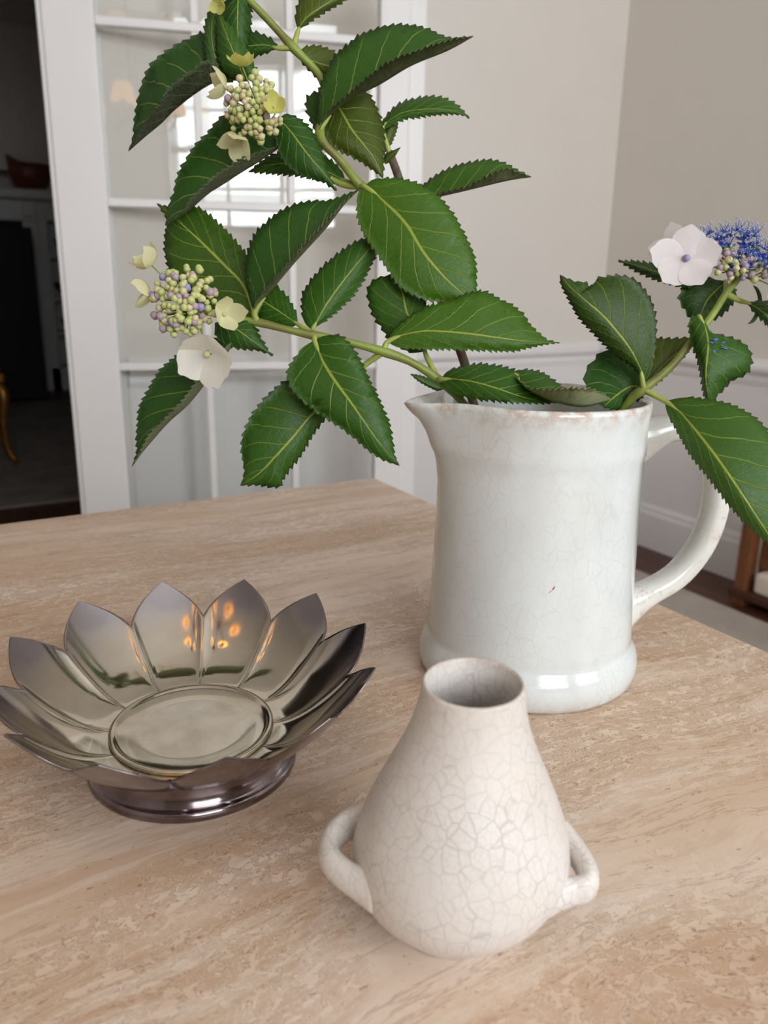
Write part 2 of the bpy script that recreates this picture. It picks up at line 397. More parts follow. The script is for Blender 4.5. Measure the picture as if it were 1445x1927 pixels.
def glass_mat():
    n = NT('bevelled_door_glass'); n.t.nodes.remove(n.b)
    tr = n.n('ShaderNodeBsdfTransparent'); tr.inputs[0].default_value = (.985, .992, .986, 1)
    gl = n.n('ShaderNodeBsdfGlossy'); gl.inputs['Roughness'].default_value = .02
    fr = n.n('ShaderNodeFresnel'); fr.inputs[0].default_value = 1.55
    mx = n.n('ShaderNodeMixShader'); n.l(fr.outputs[0], mx.inputs[0]); n.l(tr.outputs[0], mx.inputs[1]); n.l(gl.outputs[0], mx.inputs[2]); n.l(mx.outputs[0], n.out.inputs[0])
    return n.m
M['glass'] = glass_mat()
def emit_mat(name, c, s):
    n = NT(name); n.base((.8, .6, .4)); n.b.inputs['Emission Color'].default_value = (*c, 1); n.b.inputs['Emission Strength'].default_value = s; return n.m
M['bulb'] = emit_mat('warm_lit_shade', (1.0, .48, .12), 2.6)
M['water'] = paint('still_water', srgb(120, 130, 110), .05, .02)

# ------------------------------------------------------------------ room shell
FAR = 7.53                                   # far wall of the next room
def quadwall(name, boxes, mat, label, cat='wall'):
    b = MB()
    for a, c in boxes: b.box(a, c)
    return tag(b.obj(name, mat), label, cat, kind='structure')
WT = .15
DX0, DX1, DH = -1.15, .475, 2.28             # doorway to the next room
tag(MB().box((LX - 1.2, RY - WT, -.06), (RX + 1.2, FAR + .9, 0)).obj('floor', M['floor']), 'dark brown wood floor of both rooms', 'floor', kind='structure')
tag(MB().box((LX - 1.2, RY - WT, CZ), (RX + 1.2, FAR + .9, CZ + .06)).obj('ceiling', M['ceiling']), 'plain off white ceiling', 'ceiling', kind='structure')
quadwall('wall_back', [((LX - WT, BY, 0), (DX0, BY + WT, CZ)), ((DX0, BY, DH), (DX1, BY + WT, CZ)), ((DX1, BY, 0), (RX + WT, BY + WT, CZ))], M['wall'], 'beige wall behind the glazed door with doorway to a dark room')
def wall_with_windows(name, side, mat, label):
    ws = sorted([w for w in WINS if w[0] == side], key=lambda w: w[1])
    lo, hi = (LX - WT, RX + WT) if side == 'rear' else (RY, BY)
    bx = []; p = lo
    def bb(a, b, z0, z1):
        if side == 'rear': bx.append(((a, RY - WT, z0), (b, RY, z1)))
        else: bx.append(((RX, a, z0), (RX + WT, b, z1)))
    for _, a, b, z0, z1 in ws:
        bb(p, a, 0, CZ); bb(a, b, 0, z0); bb(a, b, z1, CZ); p = b
    bb(p, hi, 0, CZ)
    return quadwall(name, bx, mat, label)
wall_with_windows('wall_rear', 'rear', M['wall'], 'beige window wall facing the glazed door')
wall_with_windows('wall_right', 'right', M['wall'], 'beige wall meeting the back wall at the room corner')
quadwall('wall_left', [((LX - WT, RY, 0), (LX, BY, CZ))], M['wall'], 'beige wall on the doorway side of the room')
quadwall('wall_far', [((LX - 1.2, FAR + .5, 0), (RX + 1.2, FAR + .65, CZ)), ((LX - 1.2 - WT, BY, 0), (LX - 1.2, FAR + .65, CZ)), ((RX + 1.2, BY, 0), (RX + 1.2 + WT, FAR + .65, CZ)),
                      ((LX - 1.2, BY, 0), (LX - WT, BY + WT, CZ)), ((RX + WT, BY, 0), (RX + 1.2, BY + WT, CZ)),
                      ((-.75, FAR + .02, 1.75), (RX + 1.2, FAR + .5, CZ)), ((1.75, FAR + .02, 0), (RX + 1.2, FAR + .5, 1.75))], M['farwall'], 'dim wall around the fireplace in the next room')
# windows
for wi, (side, a, b, z0, z1) in enumerate(WINS):
    wo = empty('window_%d' % (wi + 1)); tag(wo, 'tall white sash window %s' % ('in the wall facing the glazed door, nearer the left wall', 'in the wall facing the glazed door, nearer the right wall', 'in the right wall')[wi], 'window', kind='structure')
    def wb(u0, u1, w0, w1, d0, d1, name, mat, bevel=0):
        mb = MB()
        if side == 'rear': mb.box((u0, RY + d0, w0), (u1, RY + d1, w1))
        else: mb.box((RX - d1, u0, w0), (RX - d0, u1, w1))
        return mb.obj(name, mat, wo, bevel=bevel)
    for nm, q in (('casing', (a - .09, a, z0 - .09, z1 + .09)), ('casing', (b, b + .09, z0 - .09, z1 + .09)), ('casing', (a, b, z1, z1 + .09)), ('sill', (a, b, z0 - .09, z0))):
        wb(*q, -.0, .03 if nm == 'casing' else .06, nm, M['white'])
    for k in range(4): wb(a + (b - a) * k / 3 - .012, a + (b - a) * k / 3 + .012, z0, z1, -.10, -.06, 'muntin', M['white'])
    for k in range(5): wb(a, b, z0 + (z1 - z0) * k / 4 - (.024 if k == 2 else .012), z0 + (z1 - z0) * k / 4 + (.024 if k == 2 else .012), -.10, -.06, 'sash_bar', M['white'])
# mouldings: chair rail and baseboard
def moulding(name, prof, side, label, cat):
    """prof: list of (out, z); extruded along the back or right wall"""
    n = len(prof); v = []
    if side == 'back': ends = [(lambda o, z: (DX1 + .11, BY - o, z)), (lambda o, z: (RX - .001, BY - o, z))]
    elif side == 'right': ends = [(lambda o, z: (RX - o, BY - .001, z)), (lambda o, z: (RX - o, RY + .03, z))]
    for e in ends: v += [e(o, z) for o, z in prof]
    f = [(i, (i + 1) % n, n + (i + 1) % n, n + i) for i in range(n)] + [tuple(range(n)), tuple(range(2 * n - 1, n - 1, -1))]
    mb = MB().add(v, f); o = mb.obj(name, M['white']); return tag(o, label, cat, kind='structure')
RAILP = [(-.002, .690), (.008, .690), (.012, .705), (.010, .722), (.024, .730), (.030, .740), (.030, .752), (.020, .762), (.012, .775), (-.002, .775)]
BASEP = [(-.002, 0), (.018, 0), (.018, .135), (.013, .150), (.013, .158), (.006, .172), (-.002, .176)]
moulding('trim_1', RAILP, 'back', 'white chair rail along the back wall', 'chair rail')
moulding('trim_2', RAILP, 'right', 'white chair rail along the right wall', 'chair rail')
moulding('baseboard_back', BASEP, 'back', 'white baseboard along the back wall', 'baseboard')
moulding('baseboard_right', BASEP, 'right', 'white baseboard behind the low wooden shelf', 'baseboard')
# wainscot below the rail: lighter painted field
tag(MB().box((DX1 + .11, BY - .004, .17), (RX, BY + .01, .70)).obj('trim_3', M['white']), 'white painted dado below the rail on the back wall', 'dado', kind='structure')
tag(MB().box((RX - .004, RY + .03, .17), (RX + .01, BY, .70)).obj('trim_4', M['white']), 'white painted dado below the rail on the right wall', 'dado', kind='structure')
# doorway casing
co = empty('trim_5'); tag(co, 'white casing around the dark doorway', 'door casing', kind='structure')
MB().box((DX1 - .012, BY - .012, 0), (DX1 + .10, BY + WT + .02, DH + .1)).obj('jamb', M['white'], co, bevel=.006)
MB().box((DX0 - .1, BY - .02, 0), (DX0 + .02, BY + WT + .02, DH + .1)).obj('jamb', M['white'], co, bevel=.006)
MB().box((DX0 + .02, BY - .02, DH - .02), (DX1 - .02, BY + WT + .02, DH + .1)).obj('head', M['white'], co, bevel=.006)

# ------------------------------------------------------------------ glazed door leaf (open, hinged at the doorway)
DA = math.radians(77.2); dd = azv(DA); HG = np.array([0.408, 2.459])
door = empty('door_1', (HG[0], HG[1], 0)); door.rotation_euler = (0, 0, math.atan2(dd[1], dd[0]))
tag(door, 'white glazed door leaf with bevelled panes standing open', 'door', kind='structure')
DT = .042
def dbox(name, x0, x1, z0, z1, y0, y1, mat, bevel=.003):
    o = MB().box((x0, y0, z0), (x1, y1, z1)).obj(name, mat, None, bevel=bevel); o.parent = door; return o
# local: x along the leaf, -y toward the room
dbox('stile', .012, .140, .01, 2.22, 0, DT, M['white'], .004)
dbox('edge_strip', .0, .013, .01, 2.22, .006, DT, M['white'], .003)
dbox('stile', .886, .972, .01, 2.22, 0, DT, M['white'], .004)
dbox('astragal', .972, 1.020, .01, 2.22, .010, DT * .75, M['white'], .004)
dbox('bottom_rail', .140, .886, .01, .325, .002, DT - .002, M['white'])
dbox('top_rail', .140, .886, 2.085, 2.22, .002, DT - .002, M['white'])
zb = [.325, .762, 1.204, 1.641, 2.085]; xb = [.140, .389, .638, .886]
for z in zb[1:-1]: dbox('muntin', .140, .886, z - .011, z + .011, .004, DT - .004, M['white'], .0035)
for x in xb[1:-1]:
    for k in range(4): dbox('muntin', x - .010, x + .010, zb[k] + (.011 if k else 0), zb[k + 1] - (.011 if k < 3 else 0), .004, DT - .004, M['white'], .0035)
pane_cache = {}
def pane(x0, x1, z0, z1):
    bv, th = .024, .0024
    ym = DT / 2
    ring = lambda ins, y: [(x0 + ins, y, z0 + ins), (x1 - ins, y, z0 + ins), (x1 - ins, y, z1 - ins), (x0 + ins, y, z1 - ins)]
    v = ring(bv, ym - th) + ring(0, ym - .0008) + ring(0, ym + th) 
    f = [(0, 1, 2, 3)] + [(4 + i, 4 + (i + 1) % 4, (i + 1) % 4, i) for i in range(4)] + [(8 + i, 8 + (i + 1) % 4, 4 + (i + 1) % 4, 4 + i) for i in range(4)] + [(11, 10, 9, 8)]
    o = MB().add(v, f).obj('pane', M['glass']); o.parent = door
for r in range(4):
    for c in range(3):
        pane(xb[c] + (.008 if c else -.002), xb[c + 1] - (.008 if c < 2 else -.002), zb[r] + (.009 if r else -.002), zb[r + 1] - (.009 if r < 3 else -.002))

# ------------------------------------------------------------------ next room
tag(MB().box((-2.4, 3.84, 0), (2.6, 6.85, .012)).obj('area_rug', M['rug2'], bevel=.004), 'worn grey area rug in front of the fireplace', 'rug')
fp = empty('fireplace', (.3, FAR, 0)); tag(fp, 'white mantel fireplace with black firebox in the dark room', 'fireplace')
for x0 in (1.0, -.52):
    MB().box((x0, FAR - .03, 0), (x0 + .12, FAR - .003, 1.37)).obj('pilaster', M['dimwhite'], fp, bevel=.006)
MB().box((-.52, FAR - .05, 1.37), (1.12, FAR - .003, 1.53)).obj('frieze', M['dimwhite'], fp, bevel=.006)
MB().box((-.62, FAR - .22, 1.53), (1.28, FAR - .003, 1.60)).obj('mantel_shelf', M['dimwhite'], fp, bevel=.012)
for x0 in (1.0, .02, -.50): MB().box((x0, FAR - .09, 1.40), (x0 + .1, FAR - .05, 1.52)).obj('corbel', M['dimwhite'], fp, bevel=.01)
MB().box((-.40, FAR - .012, 0), (1.0, FAR - .003, 1.37)).obj('firebox', M['black'], fp)
MB().box((-.55, 6.86, 0), (.98, FAR - .03, .03)).obj('hearth', M['black'], fp, bevel=.004)
sc = MB().box((-.30, FAR - .62, .03), (.98, FAR - .60, 1.30)); sc.obj('fire_screen', M['black'], fp, bevel=.004)
bk = empty('bookcase', (1.4, FAR + .2, 0)); tag(bk, 'white built in bookcase beside the fireplace', 'bookcase')
MB().box((1.12, FAR, 0), (1.19, FAR + .32, 1.75)).obj('side', M['dimwhite'], bk)
MB().box((1.68, FAR, 0), (1.75, FAR + .32, 1.75)).obj('side', M['dimwhite'], bk)
MB().box((1.19, FAR + .30, 0), (1.68, FAR + .32, 1.75)).obj('back', M['dimwhite'], bk)
MB().box((1.19, FAR, 1.38), (1.68, FAR + .30, 1.75)).obj('head', M['dimwhite'], bk)
MB().box((1.12, FAR, 0), (1.75, FAR + .30, .19)).obj('plinth', M['dimwhite'], bk)
for z in (1.09, .745, .455): MB().box((1.19, FAR + .002, z), (1.68, FAR + .30, z + .03)).obj('shelf', M['dimwhite'], bk)
def small_bowl(x, y, z, r, h, label):
    mb = MB().lathe([(r * .35, z), (r * .5, z + .01), (r * .9, z + h * .6), (r, z + h), (r * .95, z + h), (r * .8, z + h * .6), (r * .3, z + .02), (.001, z + .02)], (x, y), 20)
    return tag(mb.obj('blue_bowl', M['blueglaze'], smooth=True), label, 'bowl')
small_bowl(1.34, FAR + .14, 1.12, .09, .13, 'dark blue bowl on the topmost bookcase shelf')
small_bowl(1.34, FAR + .14, .775, .12, .12, 'dark blue bowl on the middle bookcase shelf')
small_bowl(1.36, FAR + .14, .485, .11, .11, 'dark blue bowl on the lowest bookcase shelf')
# wooden boat-shaped bowl on the mantel
mb = MB(); v = []; n = 24
for r, z in [(.05, 1.602), (.11, 1.62), (.155, 1.70), (.17, 1.79), (.155, 1.79), (.13, 1.70), (.06, 1.63), (.001, 1.625)]:
    for k in range(n):
        t = 2 * math.pi * k / n; v.append((1.08 + r * math.cos(t), FAR - .135 + r * .72 * math.sin(t), z + (.06 * abs(math.cos(t)) ** 3 * (1 if math.cos(t) < 0 else -.25) if z > 1.75 else 0)))
mb.add(v, [(i * n + k, i * n + (k + 1) % n, (i + 1) * n + (k + 1) % n, (i + 1) * n + k) for i in range(7) for k in range(n)])
tag(mb.obj('wooden_bowl', M['redwood'], smooth=True), 'reddish brown wooden bowl on the mantel shelf', 'bowl')
# gilt chair whose leg shows in the doorway
ch = empty('gilt_chair', (.22, 4.85, .012)); tag(ch, 'gilt chair with slender curved legs on the grey rug', 'chair')
for sx, sy in ((1, 1), (1, -1), (-1, 1), (-1, -1)):
    bx_, by_ = .22 + sx * .23, 4.85 + sy * .21
    pts = crom([(bx_ - sx * .06, by_ - sy * .04, .47), (bx_ - sx * .005, by_, .40), (bx_ - sx * .02, by_, .25), (bx_ - sx * .01, by_, .10), (bx_ + sx * .025, by_ + sy * .01, .031)], 16)
    MB().tube(pts, [.026, .028, .017, .012, .018], 10).obj('leg', M['gilt'], ch, smooth=True)
MB().box((-.02, 4.63, .45), (.46, 5.07, .50)).obj('seat_frame', M['gilt'], ch, bevel=.012)
MB().box((.0, 4.65, .50), (.44, 5.05, .55)).obj('seat_cushion', M['cream'], ch, bevel=.02, seg=3)
for sx in (-1, 1): MB().tube(crom([(.0, 4.85 + sx * .18, .50), (-.03, 4.85 + sx * .19, .75), (-.07, 4.85 + sx * .16, .98)], 10), [.016, .014, .012], 8).obj('back_post', M['gilt'], ch, smooth=True)
MB().tube(crom([(-.07, 4.69, .98), (-.085, 4.85, 1.02), (-.07, 5.01, .98)], 10), [.016, .02, .016], 8).obj('crest_rail', M['gilt'], ch, smooth=True)

# ------------------------------------------------------------------ dining room: rug, low shelf, box
tag(MB().box((-1.9, -1.9, 0), (2.225, 1.98, .010)).obj('dining_rug', M['rug'], bevel=.004), 'pale grey beige rug under the stone table', 'rug')
cs = empty('low_shelf', (2.36, 1.25, 0)); tag(cs, 'low brown wooden shelf against the right wall', 'shelf')
for x0 in (2.285, 2.405):
    for y0 in (1.555, .90): MB().box((x0, y0, 0), (x0 + .045, y0 + .045, .50)).obj('post', M['wood'], cs, bevel=.004)
MB().box((2.275, .89, .03), (2.455, 1.61, .055)).obj('bottom_board', M['floor'], cs, bevel=.003)
MB().box((2.27, .88, .50), (2.46, 1.615, .525)).obj('top_board', M['wood'], cs, bevel=.003)
MB().box((2.33, .945, .13), (2.45, 1.552, .30)).obj('drawer_box', M['wood'], cs, bevel=.003)
tag(MB().box((2.29, 1.26, .055), (2.43, 1.535, .128)).obj('cream_box', M['cream'], bevel=.016, seg=3), 'cream box on the bottom board of the low wooden shelf', 'box')

# ------------------------------------------------------------------ stone table
TX1, TY1, TX0, TY0 = .556, .9733, -.54, -1.05
tb = empty('stone_table', ((TX0 + TX1) / 2, (TY0 + TY1) / 2, .010)); tag(tb, 'beige travertine stone table carrying the pitcher and the silver dish', 'table')
MB().box((TX0, TY0, TZ - .035), (TX1, TY1, TZ)).obj('table_top', M['travertine'], tb, bevel=.0025)
for y0 in (-.72, .38): MB().box((-.32, y0, .010), (.34, y0 + .26, TZ - .035)).obj('pedestal', M['travertine'], tb, bevel=.004)

# ------------------------------------------------------------------ chandelier over the table (above the frame)
chx, chy, chz = -.28, .06, 1.80
cd = empty('chandelier_offscreen', (chx, chy, chz)); tag(cd, 'brass chandelier with six warm glowing shades hanging over the stone table', 'chandelier')
MB().lathe([(.001, CZ - .04), (.05, CZ - .035), (.06, CZ)], (chx, chy), 24).obj('ceiling_rose', M['brass'], cd, smooth=True)
MB().tube([(chx, chy, CZ - .03), (chx, chy, chz + .1), (chx, chy, chz)], .008, 8).obj('rod', M['brass'], cd, smooth=True)
MB().lathe([(.001, chz - .07), (.02, chz - .06), (.045, chz - .02), (.03, chz + .03), (.015, chz + .07)], (chx, chy), 20).obj('hub', M['brass'], cd, smooth=True)
for k in range(6):
    t = 2 * math.pi * (k + .3) / 6; c, s_ = math.cos(t), math.sin(t)
    MB().tube(crom([(chx + .03 * c, chy + .03 * s_, chz), (chx + .12 * c, chy + .12 * s_, chz - .06), (chx + .22 * c, chy + .22 * s_, chz - .03), (chx + .25 * c, chy + .25 * s_, chz + .03)], 14), .006, 6).obj('arm', M['brass'], cd, smooth=True)
    cxk, cyk = chx + .25 * c, chy + .25 * s_
    MB().lathe([(.001, chz + .028), (.022, chz + .030), (.024, chz + .036), (.008, chz + .040), (.008, chz + .060)], (cxk, cyk), 14).obj('candle_cup', M['brass'], cd, smooth=True)
    MB().lathe([(.062, chz + .040), (.058, chz + .060), (.050, chz + .095), (.040, chz + .125), (.038, chz + .125), (.048, chz + .094), (.060, chz + .041)], (cxk, cyk), 18, True).obj('glass_shade_offscreen', M['bulb'], cd, smooth=True)

# ------------------------------------------------------------------ white pitcher
JC = np.array([0.37566, 0.42629])
jug = empty('pitcher', (JC[0], JC[1], TZ)); tag(jug, 'tall white crackled ceramic pitcher holding hydrangea stems', 'pitcher')
HAZ = math.radians(78); hd = azv(HAZ); sa = math.atan2(-hd[1], -hd[0])
prof = [(.0735, .0), (.0765, .0015), (.0785, .005), (.0795, .011), (.0790, .018), (.0765, .024), (.0742, .027), (.0733, .030), (.0736, .033), (.0733, .037), (.0728, .045),
        (.0722, .06), (.0715, .08), (.0708, .10), (.0702, .12), (.0697, .14), (.0695, .155), (.0695, .162), (.0702, .1655), (.0704, .169), (.0700, .173), (.0697, .178),
        (.0700, .186), (.0706, .192), (.0713, .1965), (.0709, .1995), (.0695, .2005), (.0678, .1995), (.0668, .196), (.0658, .185), (.0652, .16), (.0655, .10), (.0665, .05), (.066, .012), (.05, .008), (.001, .007)]
def jug_pt(r, z, t):
    d = (t - sa + math.pi) % (2 * math.pi) - math.pi            # angle from the spout
    x = abs(d)
    up_ = max(0.0, (z - .115) / .085)                           # grows from mid height to rim
    up_ = min(up_, 1.0)
    k = up_ ** 2.6
    wdt = .42 - .10 * up_
    bul = math.exp(-(x / wdt) ** 2 * 1.1) * .7 + max(0, 1 - x / (wdt * .75)) * .3
    r2 = r + .0275 * k * bul
    z2 = z - .0035 * k * bul * (1 if z > .19 else .3)
    return (r2 * math.cos(t), r2 * math.sin(t), z2)
def ring_mesh(prof, n, fn):
    v = [fn(r, z, 2 * math.pi * k / n) for r, z in prof for k in range(n)]
    f = [(i * n + k, i * n + (k + 1) % n, (i + 1) * n + (k + 1) % n, (i + 1) * n + k) for i in range(len(prof) - 1) for k in range(n)]
    f.append(tuple(range(n - 1, -1, -1))); return v, f
v, f = ring_mesh(prof, 160, jug_pt)
me = mesh_from('body', v, f, M['jug']); body = link('body', me, jug, (0, 0, 0))
# handle: flattened strap from under the collar to low on the body
def jl(rr, z): return (hd[0] * rr, hd[1] * rr, z)
hp = crom([jl(.064, .166), jl(.078, .170), jl(.100, .1755), jl(.122, .169), jl(.137, .148), jl(.1415, .118), jl(.135, .088), (hd[0] * .118, hd[1] * .118, .064), jl(.096, .051), jl(.078, .043), jl(.066, .038)], 44)
side_v = np.array([-hd[1], hd[0], 0.0])
v, f = [], []; nn = 16; Tn = np.gradient(hp, axis=0); Tn /= np.linalg.norm(Tn, axis=1)[:, None]
for i, p in enumerate(hp):
    s = i / (len(hp) - 1); end = max(math.exp(-(s / .09) ** 2), math.exp(-((1 - s) / .08) ** 2))
    wa, wb_ = .0112 + .006 * end, .0085 + .010 * end
    nv = np.cross(Tn[i], side_v)
    for k in range(nn):
        t = 2 * math.pi * k / nn; v.append(p + side_v * wa * math.copysign(abs(math.cos(t)) ** .8, math.cos(t)) + nv * wb_ * math.copysign(abs(math.sin(t)) ** .8, math.sin(t)))
f = [(i * nn + k, i * nn + (k + 1) % nn, (i + 1) * nn + (k + 1) % nn, (i + 1) * nn + k) for i in range(len(hp) - 1) for k in range(nn)] + [tuple(range(nn - 1, -1, -1)), tuple((len(hp) - 1) * nn + k for k in range(nn))]
link('handle', mesh_from('handle', v, f, M['jughandle']), jug, (0, 0, 0))
M['red'] = paint('red_mark', srgb(214, 84, 78), .5, .1, 60)
def jug_hit(x, y):
    d = ray(x, y); o = CAM - np.array([JC[0], JC[1], 0]); r = .0712
    a, b, c = d[0] ** 2 + d[1] ** 2, o[0] * d[0] + o[1] * d[1], o[0] ** 2 + o[1] ** 2 - r * r
    t = (-b - math.sqrt(b * b - a * c)) / a; p = o + d * t; return np.array([p[0], p[1], p[2] - TZ])
mbr = MB(); mbr.tube([jug_hit(1033, 1116), jug_hit(1037, 1112)], [.0002, .0003], 5); mbr.tube([jug_hit(1039, 1111), jug_hit(1042, 1107), jug_hit(1044, 1103)], [.0002, .0005, .0003], 5)
link('red_mark', mesh_from('red_mark', mbr.v, mbr.f, M['red']), jug, (0, 0, 0))
v, f = lathe_geo([(.0652, .13), (.001, .13)], (0, 0), 48)
link('water', mesh_from('water', v, f, M['water']), jug, (0, 0, 0))

# ------------------------------------------------------------------ crackled vase
VC = np.array([0.1837, 0.2475])
vase = empty('vase', (VC[0], VC[1], TZ)); tag(vase, 'small pear shaped crackled vase with two low loop handles', 'vase')
vprof = [(.0245, .0), (.0262, .0006), (.0268, .0030), (.0270, .0046), (.0315, .0078), (.0368, .0118), (.0420, .0172), (.0455, .0235), (.0472, .0300), (.0476, .0360), (.0462, .0440), (.0436, .0530), (.0398, .0625), (.0356, .0720),
         (.0312, .0815), (.0273, .0905), (.0245, .0985), (.0227, .1060), (.0217, .1120), (.02145, .1160), (.0209, .1172), (.0199, .1172), (.0192, .1160), (.0190, .110), (.0200, .100), (.024, .088), (.032, .070), (.040, .050), (.043, .032), (.035, .012), (.001, .009)]
rt2d = np.array([_R[0], _R[1]])
def vase_pt(r, z, t):
    off = np.interp(z, [0, .01, .035, .117], [-.0005, .0015, .0037, .0056])
    wob = 1 + .006 * math.sin(2 * t + z * 40) + .004 * math.sin(3 * t + 1 + z * 25)
    return (r * wob * math.cos(t) + rt2d[0] * off, r * wob * math.sin(t) + rt2d[1] * off, z + (.0008 * math.sin(t + 1) if z > .11 else 0))
v, f = ring_mesh(vprof, 96, vase_pt)
link('body', mesh_from('body', v, f, M['vase']), vase, (0, 0, 0))
def vase_handle(px, zs, ra, rb):
    P = np.array([onz(x, y, TZ + z) for (x, y), z in zip(px, zs)]) - np.array([VC[0], VC[1], TZ])
    P = crom(P, 30); T = np.gradient(P, axis=0); T /= np.linalg.norm(T, axis=1)[:, None]
    v = []; n = 14
    for i, p in enumerate(P):
        s = i / 29; e = max(math.exp(-(s / .14) ** 2), math.exp(-((1 - s) / .14) ** 2))
        up_ = np.array([0, 0, 1.0]); up_ -= T[i] * (up_ @ T[i]); up_ /= np.linalg.norm(up_); w = np.cross(T[i], up_)
        for k in range(n):
            t = 2 * math.pi * k / n; v.append(p + up_ * (rb + .003 * e) * math.sin(t) + w * (ra + .002 * e) * math.cos(t))
    f = [(i * n + k, i * n + (k + 1) % n, (i + 1) * n + (k + 1) % n, (i + 1) * n + k) for i in range(29) for k in range(n)] + [tuple(range(n - 1, -1, -1)), tuple(29 * n + k for k in range(n))]
    link('handle', mesh_from('handle', v, f, M['vase']), vase, (0, 0, 0))
vase_handle([(700, 1545), (655, 1552), (623, 1582), (622, 1618), (655, 1650), (715, 1680)], [.036, .036, .035, .034, .032, .030], .0050, .0074)
vase_handle([(1050, 1575), (1080, 1600), (1104, 1640), (1104, 1668), (1075, 1678), (1020, 1690)], [.034, .034, .032, .030, .028, .028], .0046, .0068)

# ------------------------------------------------------------------ silver petal dish
DC = np.array([0.12098, 0.42169]); A0 = math.radians(141.8)
dish = empty('silver_dish', (DC[0], DC[1], TZ)); tag(dish, 'tarnished silver footed dish shaped like an open flower', 'dish')
R0, RTIP, RN = .0463, .1073, .0900
def dz(r): return .0222 + .0494 * max(0.0, (r - R0) / (RTIP - R0)) ** 1.85
def petal_mesh():
    nr, na, th = 26, 24, .0009
    pts, rs = [], []
    for i in range(nr + 1):
        x = i / nr; r = R0 + (RTIP - R0) * (x ** .9)
        if r <= RN: half = math.pi / 12
        else:
            q = (r - RN) / (RTIP - RN); half = math.pi / 12 * max(0.0, 1 - q ** 1.65) ** .98
        row = []
        for j in range(na + 1):
            s = -1 + 2 * j / na; a = s * half; q = min(1, (r - R0) / .03)
            ridge = abs(a / (math.pi / 12))
            z = dz(r) + .0020 * q * (ridge ** 9) * (1 if r < RN else max(0, 1 - (r - RN) / .006)) - .0004 * q * (1 - ridge ** 2)
            rr = r * (1 - .010 * q * ridge ** 9)
            row.append(np.array([rr * math.cos(a), rr * math.sin(a), z]))
        pts.append(row)
    P = np.array(pts); du = np.gradient(P, axis=0); dv = np.gradient(P, axis=1); N = np.cross(du, dv)
    ln = np.linalg.norm(N, axis=2, keepdims=True); N = np.where(ln > 1e-12, N / np.maximum(ln, 1e-12), np.array([0, 0, 1.0]))
    N[-1, :] = N[-2, na // 2]
    N *= np.sign(N[5, na // 2, 2])
    top, bot = P, P - N * th
    W = na + 1; v = list(top.reshape(-1, 3)) + list(bot.reshape(-1, 3)); off = (nr + 1) * W
    f, mi = [], []
    for i in range(nr):
        for j in range(na):
            a, b, c, d = i * W + j, i * W + j + 1, (i + 1) * W + j + 1, (i + 1) * W + j
            f.append((a, d, c, b)); f.append((off + a, off + b, off + c, off + d))
        mi.extend([0, 1] * na + [1, 1])
        f.append((i * W, off + i * W, off + (i + 1) * W, (i + 1) * W)); e = na
        f.append((i * W + e, (i + 1) * W + e, off + (i + 1) * W + e, off + i * W + e))
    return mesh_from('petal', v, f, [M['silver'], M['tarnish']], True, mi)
TILT = Matrix.Rotation(math.radians(1.6), 4, Vector((_R[0], _R[1], 0)))   # the bowl sits a little askew on its foot
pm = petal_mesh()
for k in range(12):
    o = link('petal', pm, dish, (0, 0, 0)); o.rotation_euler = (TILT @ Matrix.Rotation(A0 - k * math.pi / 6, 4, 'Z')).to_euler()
fl = [(.00001, .0222), (.030, .0222), (.0415, .0225), (.0432, .0232), (.0445, .0243), (.0458, .0243), (.0468, .0238), (.0468, .0222), (.044, .0212), (.00001, .0212)]
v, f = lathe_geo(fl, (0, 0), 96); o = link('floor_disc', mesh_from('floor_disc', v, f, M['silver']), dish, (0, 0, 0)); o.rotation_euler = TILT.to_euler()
ft = [(.0530, .0212), (.0540, .0205), (.0540, .0180), (.0540, .0150), (.0548, .0110), (.0560, .0085), (.0566, .0075), (.0568, .0068), (.0588, .0060), (.0600, .0048), (.0603, .0030), (.0600, .0008), (.0588, .0), (.0575, .0008), (.0555, .005), (.0535, .010), (.0528, .015), (.0528, .019), (.0522, .0212)]
v, f = lathe_geo(ft, (0, 0), 96); link('foot', mesh_from('foot', v, f, M['tarnish']), dish, (0, 0, 0))

